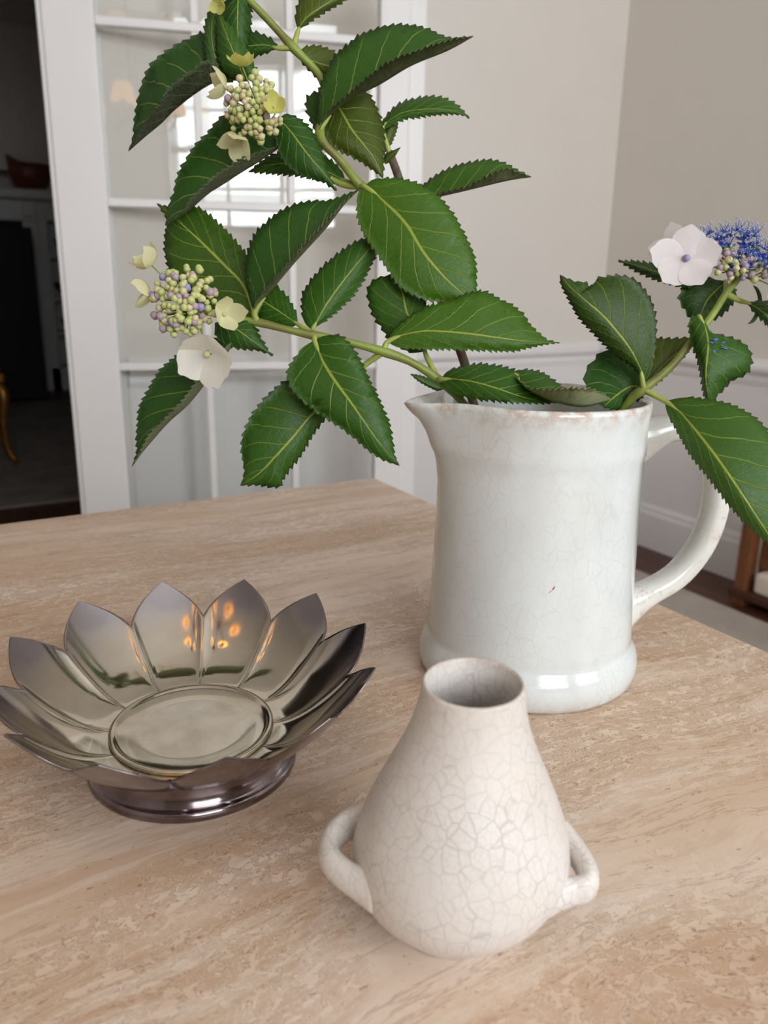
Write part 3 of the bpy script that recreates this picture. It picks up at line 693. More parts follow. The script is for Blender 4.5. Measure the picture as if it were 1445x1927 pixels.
# ------------------------------------------------------------------ hydrangea
PALE, MIDG, DARK, OLIVE, LIME, DEEP = srgb(62, 104, 24), srgb(52, 96, 20), srgb(44, 88, 24), srgb(78, 94, 18), srgb(68, 110, 18), srgb(42, 84, 28)
def conv(z, pts):
    ox, oy, s = z; return [(ox + x / s, oy + y / s) for x, y in pts]
Z2, Z3, Z4, Z5, Z6, ZT = (200, 0, 2.89), (500, 0, 2.627), (200, 400, 2.89), (650, 450, 2.89), (1000, 380, 2.877), (1245, 600, 7.225)
ZP = (0, 0, 1.0)
def leaf(branch, zf, mid, e1, e2, depth, d1=.010, d2=.010, colr=MIDG, pale=.5, top=True, petiole=None, notch=False, teeth=1.0):
    """mid / e1 / e2: midrib and the two margins from base to tip, as seen; depth: distance of base, middle and tip;
       d1, d2: how far each margin lies beyond (+) or in front of (-) the midrib"""
    mid, e1, e2 = conv(zf, mid), conv(zf, e1), conv(zf, e2)
    e1 = [mid[0]] + e1 + ([mid[-1]] if e1[-1] != mid[-1] else []); e2 = [mid[0]] + e2 + ([mid[-1]] if e2[-1] != mid[-1] else [])
    Lp = sum(math.dist(mid[i], mid[i + 1]) for i in range(len(mid) - 1))
    nt = max(9, int(Lp / 11.0)); N = 2 * nt + 1; MC = 5
    pm, p1, p2 = crom(mid, N), crom(e1, N), crom(e2, N)
    tt = np.linspace(0, 1, N)
    dep = depth[0] * (1 - tt) * (1 - 2 * tt) + 4 * depth[1] * tt * (1 - tt) + depth[2] * tt * (2 * tt - 1)
    prof = np.sin(math.pi * np.clip(tt, 0, 1)) ** .75
    G = np.zeros((N, 2 * MC + 1, 3)); UV = np.zeros((N, 2 * MC + 1, 2))
    sgn = {}
    for i in range(N):
        for side, E, dd_ in ((-1, p1, d1), (1, p2, d2)):
            ex = E[i].copy()
            if .10 < tt[i] < .97 and teeth:
                dv_ = E[min(i + 1, N - 1)] - E[max(i - 1, 0)]
                out = ex - pm[i]; lo = np.linalg.norm(out)
                if lo > 1e-6:
                    am = min(6.0, .07 * Lp) * teeth * rng.uniform(.6, 1.3) * (prof[i] ** .4)
                    dn = dv_ / (np.linalg.norm(dv_) + 1e-9); pn = np.array([dn[1], -dn[0]])
                    cen = p1[N // 2] + p2[N // 2] - 2 * pm[N // 2]
                    if pn @ out < 0: pn = -pn
                    if i % 2 == 1: ex = ex + pn * am * .50 + dn * am * .85
                    else: ex = ex - pn * am * .42
            for j in range(MC + 1):
                a = j / MC
                if side == -1 and j == 0: continue
                q = pm[i] * (1 - a) + ex * a
                d = dep[i] + dd_ * prof[i] * (a ** 1.25) - .0016 * prof[i] * math.sin(math.pi * a)
                ph = math.cos(2 * math.pi * (7.2 * (tt[i] - .30 * a ** .85) + (.45 if side > 0 else 0)))
                d += .00045 * ph * math.sin(math.pi * min(a, 1)) * prof[i]
                G[i, MC + side * j] = at(q[0], q[1], d); UV[i, MC + side * j] = (.5 + side * a * .5, tt[i])
    du = np.gradient(G, axis=0); dv2 = np.gradient(G, axis=1); NN = np.cross(du, dv2)
    ln = np.linalg.norm(NN, axis=2, keepdims=True); NN = np.divide(NN, ln, out=np.zeros_like(NN), where=ln > 1e-14)
    h1 = NN[2:-2, 1:MC]; vw = CAM - G[2:-2, 1:MC]
    flip = 1 if (h1 * vw).sum() > 0 else -1
    if not top: flip = -flip
    NN = NN * flip
    th = .00018
    topv, botv = G + NN * th, G - NN * th
    W = 2 * MC + 1; off = N * W; v = list(topv.reshape(-1, 3)) + list(botv.reshape(-1, 3)); uv = list(UV.reshape(-1, 2)) * 2
    f, mi = [], []
    for i in range(N - 1):
        for j in range(W - 1):
            a, b, c, d = i * W + j, i * W + j + 1, (i + 1) * W + j + 1, (i + 1) * W + j
            q, r = (a, d, c, b), (off + a, off + b, off + c, off + d)
            if flip < 0: pass
            f.append(q if flip > 0 else q[::-1]); mi.append(0)
            f.append(r if flip > 0 else r[::-1]); mi.append(1)
        for e in (0, W - 1):
            f.append((i * W + e, (i + 1) * W + e, off + (i + 1) * W + e, off + i * W + e)); mi.append(1)
    # cross(du,dv) convention: make sure the first layer's face normals agree with NN
    me = mesh_from('leaf', v, f, [M['leaf'], M['under']], True, mi, uv)
    k = (N // 2) * (2 * (W - 1) + 2) + 2 * (MC - 2)
    pn = np.array(me.polygons[k].normal); vv = NN[N // 2, MC - 2]
    if pn @ vv < 0: me.flip_normals()
    o = link('leaf', me, branch); o.color = (*colr, pale)
    base = at(*mid[0], depth[0])
    if petiole is not None:
        pts = [np.array(p) for p in petiole] + [base, at(*pm[max(1, N // 9)], dep[max(1, N // 9)] + .0008)]
        vv_, ff_ = tube_geo(crom(pts, 14), [.0022, .0019, .0017, .0008], 8)
        link('petiole', mesh_from('petiole', vv_, ff_, M['petiole']), o)
    return o
def stem(branch, name, pts, radii, mat, n=10, knots=()):
    P = crom(pts, 48); R = np.interp(np.linspace(0, 1, 48), np.linspace(0, 1, len(radii)), radii)
    for kp in knots:
        i = int(np.argmin(np.linalg.norm(P - np.array(kp), axis=1)))
        for d in (-1, 0, 1):
            if 0 <= i + d < 48: R[i + d] *= 1.30 if d == 0 else 1.15
    v, f = tube_geo(P, list(R), n); return link(name, mesh_from(name, v, f, mat), branch)
GR = 'hydrangea stems in the white pitcher'
brA = empty('hydrangea_branch', (JC[0], JC[1], TZ + .03)); tag(brA, 'tallest hydrangea branch, woody below, with a pale green budded flower head', 'plant', GR)
brB = empty('hydrangea_branch', (JC[0], JC[1], TZ + .03)); tag(brB, 'hydrangea branch leaning out over the spout with green and violet budded flower head', 'plant', GR)
brC = empty('hydrangea_branch', (JC[0], JC[1], TZ + .03)); tag(brC, 'short hydrangea branch over the handle with an open blue flower head', 'plant', GR)

# ---- branch A
inj = lambda dx, dy, z: (JC[0] + dx, JC[1] + dy, TZ + z)
wA = [inj(.025, -.01, .03), at(905, 800, .585), at(876, 690, .588), at(840, 590, .592), at(780, 430, .597), at(752, 340, .600), at(733, 287, .602)]
stem(brA, 'stem', wA, [.0036, .0036, .0034, .0034, .0034, .0036, .0030], M['woody'], 10)
nA1, nA2, nA3 = at(681, 352, .566), at(602, 257, .560), at(552, 90, .572)
sA = [at(775, 420, .596), at(725, 385, .585), nA1, at(640, 302, .563), nA2, at(612, 205, .574), at(604, 147, .577), nA3, at(505, 38, .566), at(455, -14, .560), at(400, -75, .556)]
stem(brA, 'shoot', sA, [.0028, .0028, .0028, .0028, .0027, .0026, .0026, .0024, .0022], M['stem'], 10, (nA1, nA2, nA3))
hA = at(497, 225, .552)
stem(brA, 'flower_stalk', [nA1, at(640, 345, .572), at(580, 310, .572), at(530, 262, .566), hA], [.0022, .0022, .0024, .0024], M['petiole'], 8)
leaf(brA, Z3, [(262, 650), (290, 600), (400, 500), (560, 420), (720, 325), (900, 250), (1030, 178)],
     [(255, 560), (265, 440), (330, 290), (420, 205), (480, 165), (590, 128), (700, 122), (800, 140), (900, 185), (1030, 178)],
     [(282, 598), (300, 560), (400, 470), (480, 400), (600, 310), (700, 265), (900, 200), (1030, 178)], (.560, .552, .560), .016, -.024, MIDG, .22, petiole=[nA2])
leaf(brA, Z3, [(320, 470), (370, 545), (425, 640), (480, 710), (540, 790), (580, 885)], [(285, 560), (290, 640), (310, 700), (360, 745), (450, 790), (540, 850)],
     [(430, 440), (505, 460), (545, 520), (570, 590), (588, 660), (585, 760), (584, 830)], (.574, .570, .575), .004, .014, OLIVE, petiole=[nA2])
leaf(brA, Z3, [(268, 690), (300, 560), (330, 440)], [(215, 590), (196, 500), (230, 460)], [(350, 740), (370, 650), (380, 500)], (.566, .590, .60), .004, .008, MIDG)
leaf(brA, Z3, [(160, 150), (200, 90), (300, 20), (390, -40)], [(146, 90), (158, 20), (200, -60), (300, -90)], [(175, 138), (250, 90), (330, 42), (400, -2)], (.574, .570, .575), .006, .010, OLIVE, petiole=[nA3])
leaf(brA, Z3, [(155, 265), (230, 300), (330, 330), (420, 330)], [(180, 238), (240, 225), (300, 235), (352, 262)], [(165, 295), (215, 350), (270, 390), (350, 390)], (.580, .592, .605), .004, .010, OLIVE)
leaf(brA, Z2, [(930, 262), (870, 245), (780, 250), (640, 270)], [(925, 232), (850, 185), (780, 170), (700, 190)], [(900, 280), (820, 305), (780, 320), (700, 320)], (.572, .574, .580), .006, .004, DARK, petiole=[nA3])
leaf(brA, Z2, [(725, -130), (718, 0), (715, 160), (735, 310)], [(650, -70), (622, 60), (640, 180), (700, 290)], [(775, -80), (790, 60), (784, 180), (768, 270)], (.562, .556, .562), .006, .010, DARK)
leaf(brA, Z2, [(760, 445), (700, 300), (650, 180), (604, 52)], [(820, 400), (790, 330), (750, 240), (700, 165), (650, 115)], [(690, 430), (640, 400), (610, 340), (597, 250), (598, 120)], (.555, .545, .548), .006, .008, MIDG)
leaf(brA, Z2, [(690, 450), (600, 330), (572, 180), (590, 45)], [(620, 440), (552, 365), (530, 250), (533, 150), (560, 55)], [(690, 350), (660, 200), (625, 100)], (.560, .554, .556), .002, .006, DARK)
leaf(brA, Z2, [(650, 430), (560, 462), (470, 520), (370, 600), (300, 670), (215, 740), (118, 825)],
     [(620, 280), (525, 180), (460, 205), (380, 240), (310, 290), (250, 340), (205, 420), (180, 500), (165, 580), (150, 660), (148, 730)],
     [(600, 360), (545, 325), (470, 378), (380, 440), (330, 490), (290, 560), (215, 650), (150, 770)], (.560, .552, .556), .016, -.022, DEEP, .0)
leaf(brA, Z2, [(960, 780), (925, 815), (830, 880), (740, 935), (640, 1000), (560, 1050), (490, 1110), (420, 1170), (318, 1228)],
     [(900, 650), (780, 590), (640, 620), (560, 710), (475, 800), (430, 870), (400, 920), (380, 970), (370, 1030), (345, 1100), (333, 1170)],
     [(930, 790), (900, 806), (760, 850), (640, 920), (540, 1000), (460, 1080), (420, 1150)], (.556, .548, .540), .014, -.022, DARK, .2)
leaf(brA, Z2, [(935, 645), (1000, 710), (1060, 790), (1130, 880), (1200, 960), (1255, 1038)], [(985, 618), (1050, 645), (1120, 710), (1180, 830), (1195, 900), (1225, 980)],
     [(922, 700), (925, 780), (960, 870), (1020, 930), (1100, 970), (1170, 985), (1220, 1020)], (.548, .542, .548), .008, .006, DARK)
leaf(brA, Z2, [(1300, 985), (1200, 935), (1060, 895), (900, 895), (770, 936)], [(1275, 920), (1190, 850), (1050, 815), (900, 840)], [(1290, 994), (1200, 990), (1060, 962), (900, 946)], (.572, .572, .575), .006, .004, MIDG, petiole=[nA1])
leaf(brA, Z3, [(486, 922), (520, 935), (580, 990), (690, 1100), (780, 1245), (870, 1355), (960, 1440), (1069, 1520)],
     [(540, 885), (640, 880), (720, 893), (800, 930), (870, 985), (930, 1060), (980, 1150), (1015, 1220), (1040, 1300), (1042, 1380), (1045, 1460)],
     [(455, 960), (450, 1050), (475, 1140), (530, 1230), (600, 1330), (668, 1424), (785, 1482), (904, 1495), (1011, 1513)], (.560, .545, .548), .006, .006, LIME, petiole=[nA1])
leaf(brA, Z3, [(770, 990), (880, 968), (1000, 940), (1200, 892), (1315, 875)], [(760, 940), (800, 895), (850, 860), (950, 815), (1050, 795), (1130, 790), (1190, 810), (1240, 838)],
     [(880, 950), (1000, 918), (1100, 868), (1190, 835), (1240, 848)], (.592, .585, .580), .016, -.012, PALE, .35)
leaf(brA, Z3, [(578, 640), (600, 606), (660, 565), (740, 545), (850, 540), (940, 552), (1008, 585)], [(580, 590), (640, 525), (720, 490), (820, 475), (900, 490), (960, 530)],
     [(600, 632), (680, 596), (780, 577), (880, 567), (960, 567)], (.596, .590, .592), .012, .004, PALE, petiole=[at(735, 295, .602)])
leaf(brA, Z3, [(590, 755), (612, 660), (642, 585)], [(577, 700), (580, 640), (605, 590)], [(622, 710), (648, 640), (652, 605)], (.602, .602, .600), .004, .006, OLIVE, teeth=.5)
leaf(brA, Z3, [(590, 812), (615, 775), (668, 727)], [(584, 790), (590, 764), (640, 740)], [(612, 800), (640, 770), (655, 745)], (.600, .597, .596), .003, .003, OLIVE, teeth=0)

# ---- branch B
nB1, nB2, nB3, nB4 = at(824, 714, .545), at(722, 662, .540), at(594, 632, .535), at(484, 606, .532)
hB = at(372, 582, .528)
sB = [inj(.01, .01, .03), at(930, 850, .556), at(868, 755, .548), nB1, at(775, 682, .542), nB2, at(660, 645, .537), nB3, at(540, 620, .533), nB4, at(440, 600, .532), hB]
stem(brB, 'stem', sB, [.0030, .0030, .0030, .0029, .0028, .0027, .0026, .0025, .0024, .0022, .0020], M['stem'], 10, (nB1, nB2, nB3, nB4))
leaf(brB, Z4, [(808, 540), (835, 490), (905, 415), (1010, 290), (1100, 190), (1200, 80), (1300, -50), (1381, -130)],
     [(790, 500), (762, 390), (756, 280), (770, 200), (810, 110), (870, 50), (930, 0), (1000, -37), (1101, -61), (1179, -62), (1250, -78)],
     [(812, 490), (880, 400), (985, 280), (1065, 180), (1145, 100), (1265, -25)], (.528, .520, .535), .014, -.020, DARK, petiole=[nB4])
leaf(brB, Z4, [(810, 590), (750, 400), (650, 290), (540, 180), (430, 80), (340, 0), (272, -52)], [(850, 480), (810, 330), (750, 210), (640, 85), (530, -12), (440, -40), (345, -30)],
     [(700, 610), (560, 530), (430, 430), (345, 330), (317, 200), (322, 100), (325, 30), (300, -10)], (.540, .548, .552), .006, .004, srgb(58, 92, 18), petiole=[nB4])
leaf(brB, Z4, [(1040, 607), (960, 550), (850, 480), (760, 430)], [(1035, 560), (1000, 480), (940, 410), (890, 390)], [(1000, 625), (920, 620), (840, 600), (790, 520)], (.542, .546, .552), .006, .004, MIDG, petiole=[nB3])
leaf(brB, Z4, [(1120, 640), (1200, 500), (1300, 360), (1430, 200), (1517, 116)], [(1080, 600), (1062, 530), (1062, 450), (1090, 400), (1150, 320), (1250, 230), (1350, 160), (1440, 130)],
     [(1140, 622), (1230, 560), (1330, 470), (1400, 370), (1450, 270), (1500, 180)], (.546, .556, .566), .006, .010, MIDG, petiole=[nB3])
leaf(brB, ZP, [(592, 641), (608, 680), (632, 718), (660, 756), (684, 791), (715, 835), (752, 877)],
     [(608, 633), (636, 630), (655, 643), (677, 675), (694, 711), (716, 755), (732, 794), (737, 815), (740, 838), (743, 857)],
     [(575, 650), (560, 664), (541, 697), (544, 725), (561, 747), (591, 772), (619, 791), (642, 806), (658, 818), (677, 834), (695, 849), (720, 865)], (.532, .514, .520), .006, .006, MIDG, petiole=[nB3])
leaf(brB, Z4, [(1210, 1010), (1110, 1110), (1020, 1220), (920, 1330), (830, 1420), (728, 1486)], [(1080, 900), (990, 905), (900, 970), (840, 1030), (790, 1100), (750, 1180), (735, 1260), (740, 1340), (752, 1410)],
     [(1200, 1110), (1130, 1200), (1060, 1320), (975, 1430), (945, 1492), (880, 1490), (810, 1482)], (.545, .535, .540), .004, .006, MIDG, petiole=[nB2, at(690, 684, .546), at(650, 715, .550)])
leaf(brB, Z4, [(590, 600), (700, 630), (800, 700), (908, 780)], [(680, 580), (770, 578), (810, 620), (840, 680), (872, 735)], [(600, 680), (680, 730), (760, 746), (830, 752)], (.530, .526, .530), .006, .006, DARK)
leaf(brB, Z4, [(705, 700), (620, 815), (545, 920), (450, 1040), (340, 1140), (250, 1240), (190, 1312), (138, 1385)],
     [(640, 670), (560, 690), (480, 725), (420, 755), (350, 800), (280, 870), (240, 940), (200, 1010), (175, 1080), (172, 1130), (165, 1180), (162, 1250), (165, 1300)],
     [(660, 720), (590, 800), (500, 900), (430, 1005), (335, 1105), (235, 1205), (190, 1290)], (.533, .528, .525), .014, -.020, DARK)
leaf(brB, Z5, [(228, 560), (300, 525), (430, 500), (560, 505), (700, 520), (850, 540), (1000, 557), (1172, 565)],
     [(255, 500), (330, 430), (450, 365), (560, 335), (700, 285), (780, 292), (850, 330), (900, 355), (960, 400), (1000, 460), (1060, 515), (1100, 548)],
     [(300, 592), (450, 602), (600, 602), (740, 607), (880, 612), (940, 607), (1000, 592), (1100, 570)], (.540, .530, .535), .010, .004, LIME, petiole=[nB2])
leaf(brB, Z5, [(432, 612), (340, 410), (310, 290), (260, 193)], [(350, 615), (250, 560), (190, 480), (140, 400), (116, 290), (140, 232), (200, 203)], [(450, 560), (470, 450), (430, 330), (350, 230)], (.550, .556, .562), .004, .008, MIDG, petiole=[nB1, at(803, 672, .549)])
leaf(brB, Z5, [(518, 765), (600, 762), (690, 775), (800, 805), (900, 840), (1000, 870), (1150, 892)], [(555, 720), (640, 690), (740, 677), (840, 690), (930, 715), (1010, 770), (1090, 840)],
     [(540, 812), (620, 852), (720, 874), (850, 886), (1000, 894)], (.538, .515, .525), .016, -.004, MIDG, petiole=[nB1])
leaf(brB, Z5, [(532, 815), (450, 785), (352, 733)], [(490, 778), (420, 745)], [(500, 825), (450, 803), (400, 775)], (.535, .530, .528), .004, .004, DARK, teeth=.4)
leaf(brB, Z5, [(900, 735), (940, 770), (985, 812), (1060, 852), (1160, 892), (1300, 912), (1445, 872)], [(950, 710), (1060, 720), (1130, 765), (1190, 812), (1300, 818)],
     [(960, 775), (1000, 806), (1120, 815), (1250, 808), (1350, 820), (1420, 850)], (.530, .505, .515), .022, -.016, MIDG, 1.0, petiole=[at(880, 745, .545)])

# ---- branch C
nC1, nC2, nC3 = at(1210, 733, .545), at(1318, 622, .545), at(1366, 552, .550)
hC = at(1392, 520, .552)
sC = [inj(.02, 0, .03), at(1110, 880, .575), at(1180, 760, .552), nC1, at(1262, 690, .545), nC2, at(1345, 585, .548), nC3, hC]
stem(brC, 'stem', sC, [.0032, .0032, .0032, .0030, .0029, .0028, .0026, .0025, .0024], M['stem'], 10, (nC1,))
leaf(brC, Z6, [(602, 985), (598, 930), (580, 880), (530, 790), (460, 700), (390, 620), (300, 540), (220, 470), (153, 393)],
     [(640, 930), (668, 820), (676, 680), (660, 560), (610, 470), (560, 420), (480, 396), (400, 402), (342, 422), (322, 475), (304, 438), (230, 430)],
     [(555, 900), (480, 850), (400, 780), (320, 700), (250, 620), (190, 510), (160, 450)], (.542, .530, .535), .006, .008, srgb(54, 84, 20), petiole=[nC1])
leaf(brC, Z6, [(612, 1005), (540, 1000), (460, 1050), (390, 1110)], [(560, 880), (430, 798), (350, 842), (287, 930), (300, 1020)], [(600, 1060), (530, 1092), (460, 1125)], (.548, .552, .535), .008, .004, DARK, petiole=[nC1])
leaf(brC, Z6, [(615, 1000), (700, 900), (780, 825), (888, 745)], [(610, 880), (650, 770), (680, 742), (760, 738), (850, 733)], [(680, 985), (770, 895), (840, 820)], (.552, .558, .556), .008, .002, OLIVE, petiole=[nC1])
leaf(brC, ZT, [(500, -30), (590, 100), (622, 250), (630, 390), (602, 650), (600, 850), (630, 1020), (652, 1222)],
     [(600, 60), (640, 165), (720, 195), (900, 240), (1050, 290), (1150, 360), (1210, 450), (1235, 530), (1230, 590), (1200, 690), (1130, 770), (1000, 810), (910, 880), (830, 975), (740, 1060), (690, 1150)],
     [(420, -40), (370, 30), (370, 170), (420, 370), (495, 600), (530, 800), (560, 960), (590, 1100)], (.540, .524, .530), .010, .012, MIDG, petiole=[nC2], teeth=1.0)
leaf(brC, Z6, [(722, 1078), (760, 1100), (820, 1155), (930, 1290), (1020, 1410), (1110, 1540), (1190, 1660), (1281, 1800), (1381, 1956)],
     [(830, 1060), (960, 1068), (1090, 1100), (1200, 1160), (1280, 1240), (1380, 1400), (1450, 1600), (1450, 1800)],
     [(738, 1150), (800, 1265), (860, 1375), (940, 1475), (1010, 1565), (1080, 1655), (1180, 1765), (1260, 1835)], (.538, .500, .505), .008, .010, PALE, petiole=[nC1])
leaf(brC, Z6, [(1050, 430), (960, 520), (920, 600), (900, 662)], [(900, 410), (798, 500), (830, 590), (868, 640)], [(1112, 490), (1070, 575), (990, 640)], (.560, .566, .570), .004, .008, DEEP, petiole=[nC3])
leaf(brC, Z6, [(900, 440), (740, 400), (600, 352), (468, 317)], [(760, 345), (660, 332), (560, 320)], [(850, 470), (740, 443), (660, 420), (560, 374)], (.564, .562, .560), .010, .006, DARK)
leaf(brC, Z6, [(1165, 545), (1230, 580), (1300, 640), (1380, 740)], [(1230, 533), (1310, 560), (1385, 650)], [(1190, 585), (1250, 645), (1310, 705)], (.548, .540, .540), .006, .006, DARK, petiole=[nC3, at(1390, 565, .552)])
leaf(brC, Z6, [(1198, 450), (1238, 500), (1232, 570), (1205, 635), (1168, 662)], [(1228, 470), (1247, 520), (1240, 580), (1210, 645)], [(1215, 480), (1228, 530), (1222, 575), (1195, 635)], (.552, .548, .546), .003, .003, DEEP, teeth=0)

# ---- flowers
def bud_mesh(mat, name='bud'):
    n, m = 10, 7; v = []
    for i in range(m + 1):
        ph = math.pi * i / m
        for k in range(n):
            t = 2 * math.pi * k / n; r = math.sin(ph) * (1 + .09 * math.cos(5 * t) * math.sin(ph))
            v.append((r * math.cos(t), r * math.sin(t), -math.cos(ph) * (.95 + .12 * (i > m / 2))))
    f = [(i * n + k, i * n + (k + 1) % n, (i + 1) * n + (k + 1) % n, (i + 1) * n + k) for i in range(m) for k in range(n)]
    return mesh_from(name, v, f, mat)
BUD = {k: bud_mesh(M[k]) for k in ('bud_g', 'bud_y', 'bud_p', 'bud_v')}
def orient(zdir, spin=0.0):
    z = Vector(zdir).normalized(); q = z.to_track_quat('Z', 'Y'); return q @ Vector((0, 0, 1)).rotation_difference(Vector((0, 0, 1))) if spin == 0 else q @ Matrix.Rotation(spin, 4, 'Z').to_quaternion()
def place(name, me, parent, pos, scale, zdir, spin=0.0):
    o = bpy.data.objects.new(name, me); col.objects.link(o); o.parent = parent
    off = Vector((0, 0, 0)); p = parent
    while p is not None: off += Vector(p.location); p = p.parent
    o.location = Vector(pos) - off; o.rotation_mode = 'QUATERNION'; o.rotation_quaternion = orient(zdir, spin)
    o.scale = (scale,) * 3 if np.isscalar(scale) else scale; return o
def sepal_floret_mesh(mat, npet=4, cup=.5, overlap=1.0, seed=0):
    """unit radius four-sepalled sterile floret, opening toward +z"""
    r_ = random.Random(seed); v, f, mi = [], [], []
    for p in range(npet):
        a0 = 2 * math.pi * p / npet + r_.uniform(-.12, .12); n, m = 12, 8; k0 = len(v); c2 = cup * r_.uniform(.8, 1.2); ln = r_.uniform(.88, 1.08)
        for i in range(n + 1):
            s = i / n
            w = max(.05, overlap * .48 * math.sqrt(max(0.0, 1 - ((s - .56) / .455) ** 2)))
            for j in range(m + 1):
                q = -1 + 2 * j / m
                x = s * ln * (1 - .07 * q * q * s); y = q * w
                z = c2 * (x * x * .9 + .35 * y * y) + .03 * math.sin(6 * y + p) * s + .012 * p
                xx, zz = x * math.cos(c2 * .55) - 0, z
                v.append((xx * math.cos(a0) - y * math.sin(a0), xx * math.sin(a0) + y * math.cos(a0), zz))
        for i in range(n):
            for j in range(m):
                a = k0 + i * (m + 1) + j; f.append((a, a + 1, a + m + 2, a + m + 1)); mi.append(0)
    k0 = len(v)
    bv, bf = lathe_geo([(.001, .02), (.09, .04), (.11, .10), (.07, .17), (.001, .19)], (0, 0), 10); v += bv
    f += [tuple(q + k0 for q in x) for x in bf]; mi += [1] * len(bf)
    return mesh_from('floret', v, f, mat, True, mi)
FL = {'cream': sepal_floret_mesh([M['cream_petal'], M['bud_g']], 4, .95, 1.0, 1), 'yellow': sepal_floret_mesh([M['yellow_petal'], M['bud_g']], 4, .8, 1.0, 2),
      'white': sepal_floret_mesh([M['white_petal'], M['cream_petal']], 4, .70, 1.2, 3), 'pink': sepal_floret_mesh([M['pink_petal'], M['bud_v']], 5, .20, .98, 4), 'pinkb': sepal_floret_mesh([M['pink_petal'], M['bud_p']], 4, .35, 1.0, 5)}
def head(branch, base, cpx, dep, rx, ry, ang, dome, n, sizes, palette, seed, florets):
    """a flat-topped cluster: pedicels as one part, each bud and floret its own piece"""
    r_ = random.Random(seed); mb = MB()
    pts = []
    for i in range(n):
        rho = math.sqrt((i + .5) / n); th = i * 2.39996 + r_.uniform(-.2, .2); rho *= r_.uniform(.93, 1.05)
        ex, ey = rx * rho * math.cos(th), ry * rho * math.sin(th)
        x = cpx[0] + ex * math.cos(ang) - ey * math.sin(ang); y = cpx[1] + ex * math.sin(ang) + ey * math.cos(ang)
        d = dep - dome * (1 - rho * rho) + r_.uniform(-.0015, .0015)
        pts.append((at(x, y, d), rho))
    base = np.array(base)
    cen = np.mean([p for p, _ in pts], axis=0); ax = cen - base; ax /= np.linalg.norm(ax)
    hubs = [base + (pts[i][0] - base) * .45 for i in range(0, n, max(1, n // 9))]
    for h in hubs: mb.tube([base, (base + h) / 2 + ax * .001, h], [.0012, .0009, .0008], 5)
    for p, _ in pts:
        h = min(hubs, key=lambda q: np.linalg.norm(q - p)); mb.tube([h, (h + p) / 2 - ax * .001, p], .00045, 4)
    hd_ = empty('flower_head', tuple(base)); hd_.parent = branch
    off = Vector(branch.location); hd_.location = Vector(base) - off
    # the pedicel mesh carries the head itself
    me = mesh_from('flower_head', [np.array(q) - base for q in mb.v], mb.f, M['petiole'])
    bpy.data.objects.remove(hd_); hd_ = bpy.data.objects.new('flower_head', me); col.objects.link(hd_); hd_.parent = branch; hd_.location = Vector(base) - off
    for i, (p, rho) in enumerate(pts):
        k = r_.random(); acc = 0; key = palette[-1][0]
        for kk, pr in palette:
            acc += pr
            if k < acc: key = kk; break
        dirv = p - base; s = r_.uniform(*sizes) * (1.12 if key in ('bud_v', 'bud_p') else 1)
        place('bud', BUD[key], hd_, p, s, dirv + np.array([r_.uniform(-.2, .2) * .02 for _ in range(3)]), r_.uniform(0, 6))
    for kind, (x, y), d, size, dirv, spin in florets:
        P = at(x, y, d); dv = RT * dirv[0] + UP * dirv[1] - FWD * dirv[2]
        o = place('floret', FL[kind], hd_, P, size, dv, spin)
        v, f = tube_geo([base, (base + P) / 2 + ax * .003, P], .0005, 5)
        st = mesh_from('floret_stalk', [np.array(q) - base for q in v], f, M['petiole']); so = bpy.data.objects.new('floret_stalk', st); col.objects.link(so); so.parent = hd_
    return hd_, pts
px2m = .55 / FPX
head(brA, hA, (479, 203), .532, 53, 66, -.25, .014, 82, (.0019, .0027), [('bud_g', .55), ('bud_y', .40), ('bud_p', .05)], 3,
     [('yellow', (456, 126), .534, .0112, (-.05, .9, .35), .4), ('cream', (426, 168), .534, .0128, (-.85, .15, .45), .9), ('yellow', (516, 203), .518, .0088, (.25, .1, .95), .3), ('cream', (452, 262), .532, .0140, (-.25, -.85, .45), 1.2)])
head(brB, hB, (346, 566), .510, 62, 68, .5, .015, 108, (.0019, .0027), [('bud_g', .56), ('bud_y', .22), ('bud_p', .14), ('bud_v', .08)], 5,
     [('cream', (286, 500), .512, .0125, (-.55, .6, .5), .3), ('cream', (284, 552), .512, .0120, (-.9, -.1, .35), .8), ('cream', (421, 592), .505, .0125, (.55, -.15, .8), .2), ('white', (391, 664), .504, .0205, (-.10, -.62, .75), .55)])
# small bud floret at the very top of branch A
mb = MB(); b0 = at(452, -10, .558); hd0, _ = head(brA, b0, (425, -18), .548, 16, 14, 0, .004, 8, (.0018, .0024), [('bud_g', 1.0)], 9, [('yellow', (414, 8), .545, .0075, (-.3, -.5, .7), .3)])
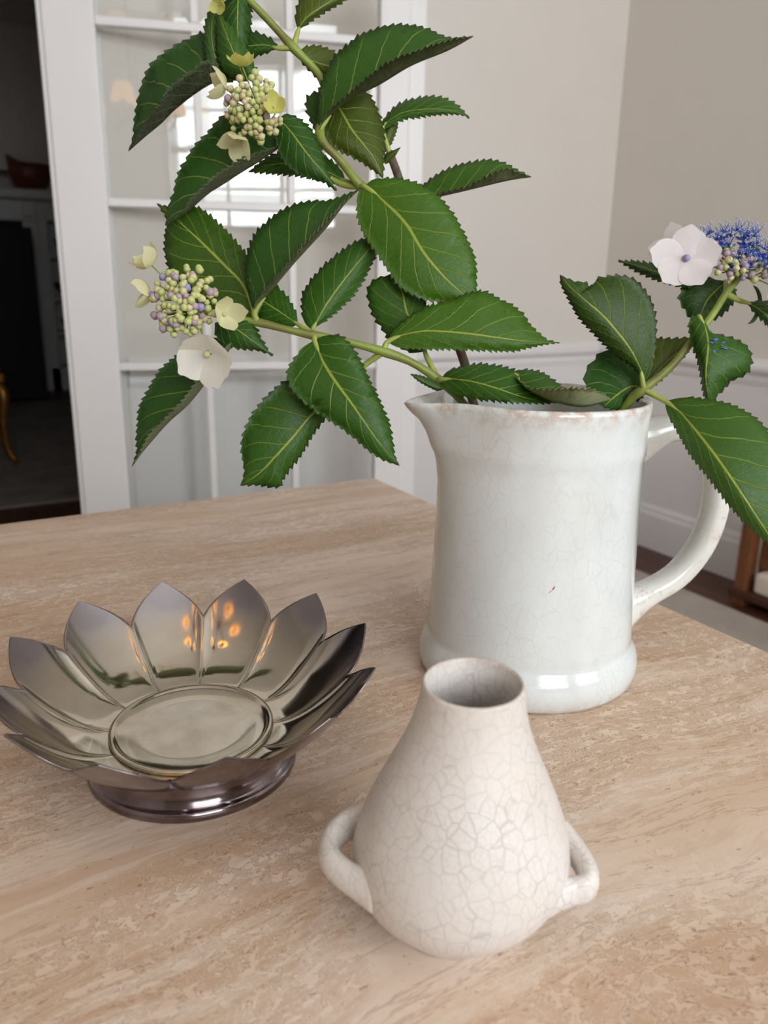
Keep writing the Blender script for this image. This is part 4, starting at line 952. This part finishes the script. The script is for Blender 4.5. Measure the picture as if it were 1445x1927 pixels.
# open blue head
hd3, p3 = head(brC, hC, (1392, 492), .540, 66, 36, .12, .006, 46, (.0017, .0026), [('bud_g', .34), ('bud_y', .26), ('bud_p', .30), ('bud_v', .10)], 8,
     [('pinkb', (1268, 470), .545, .0165, (-.75, .25, .5), .2), ('pink', (1291, 488), .528, .0225, (-.28, .06, .95), .35), ('pink', (1468, 545), .535, .018, (.5, -.4, .7), .3)])
def star_mesh():
    v, f, mi = [], [], []; mb = MB()
    for p in range(5):
        a = 2 * math.pi * p / 5; c, s = math.cos(a), math.sin(a); k = len(v)
        for x, w, z in ((.05, .12, .0), (.45, .34, .10), (.8, .28, .22), (1.05, .03, .25)):
            v += [(x * c - w * s, x * s + w * c, z), (x * c + w * s, x * s - w * c, z)]
        for i in range(3): f.append((k + 2 * i, k + 2 * i + 1, k + 2 * i + 3, k + 2 * i + 2)); mi.append(0)
    for p in range(9):
        a = 2 * math.pi * p / 9 + .2; c, s = math.cos(a), math.sin(a); L = 1.0 + .25 * (p % 3)
        tv, tf = tube_geo([(0, 0, .1), (.35 * c * L, .35 * s * L, .7 * L), (.60 * c * L, .60 * s * L, 1.15 * L)], .035, 4); k = len(v); v += tv; f += [tuple(i + k for i in q) for q in tf]; mi += [0] * len(tf)
        tip = (.60 * c * L, .60 * s * L, 1.15 * L); av, af = lathe_geo([(.001, tip[2] - .1), (.085, tip[2] - .03), (.085, tip[2] + .06), (.001, tip[2] + .1)], tip[:2], 6); k = len(v); v += av; f += [tuple(i + k for i in q) for q in af]; mi += [1] * len(af)
    return mesh_from('fertile_floret', v, f, [M['blue'], M['bluegrey']], True, mi)
STAR = star_mesh(); r_ = random.Random(21)
for (x, y) in [(1322, 448), (1336, 440), (1350, 452), (1362, 438), (1374, 446), (1357, 462), (1342, 470), (1385, 436), (1372, 466), (1396, 452), (1388, 492), (1404, 488), (1415, 500), (1408, 472), (1422, 462), (1438, 470), (1430, 484), (1444, 486), (1456, 474), (1376, 505), (1436, 504), (1418, 446), (1402, 442), (1452, 500), (1330, 458), (1360, 450), (1400, 462), (1470, 490)]:
    d = .536 - .004 * r_.random(); P = at(x, y, d)
    dv = RT * ((x - 1392) / 110 + r_.uniform(-.3, .3)) + UP * (.75 + r_.uniform(-.3, .3)) - FWD * (.45 + r_.uniform(-.2, .4))
    place('fertile_floret', STAR, hd3, P, r_.uniform(.0042, .0054), dv, r_.uniform(0, 6))
# fallen blue flower parts on the drooping leaf of branch C
for k, (x, y, a, L) in enumerate([(1346, 639, -.1, 9), (1337, 644, .15, 10), (1362, 655, .2, 12), (1364, 670, -.05, 12), (1343, 661, .3, 6), (1360, 645, -.3, 8)]):
    dl = .5252 + max(0, x - 1335) / 30 * .0013                 # depth of the leaf surface there
    p0, p1 = at(x - L / 2 * math.cos(a), y - L / 2 * math.sin(a), dl), at(x + L / 2 * math.cos(a), y + L / 2 * math.sin(a), dl + .0003)
    c = (p0 + p1) / 2; v, f = tube_geo([p0 - c, np.zeros(3), p1 - c], [.0007 if k in (0, 4) else .00035, .0009 if k in (0, 4) else .0004, .0006], 6)
    o = link('fallen_stamen', mesh_from('fallen_stamen', v, f, M['blue']), None, tuple(c)); tag(o, 'tiny rounded blue petal fallen on the drooping hydrangea leaf' if k in (0, 4) else 'thin pale blue stamen fallen on the drooping hydrangea leaf', 'flower fragment', 'fallen blue petals on the leaf' if k in (0, 4) else 'fallen stamens on the leaf')
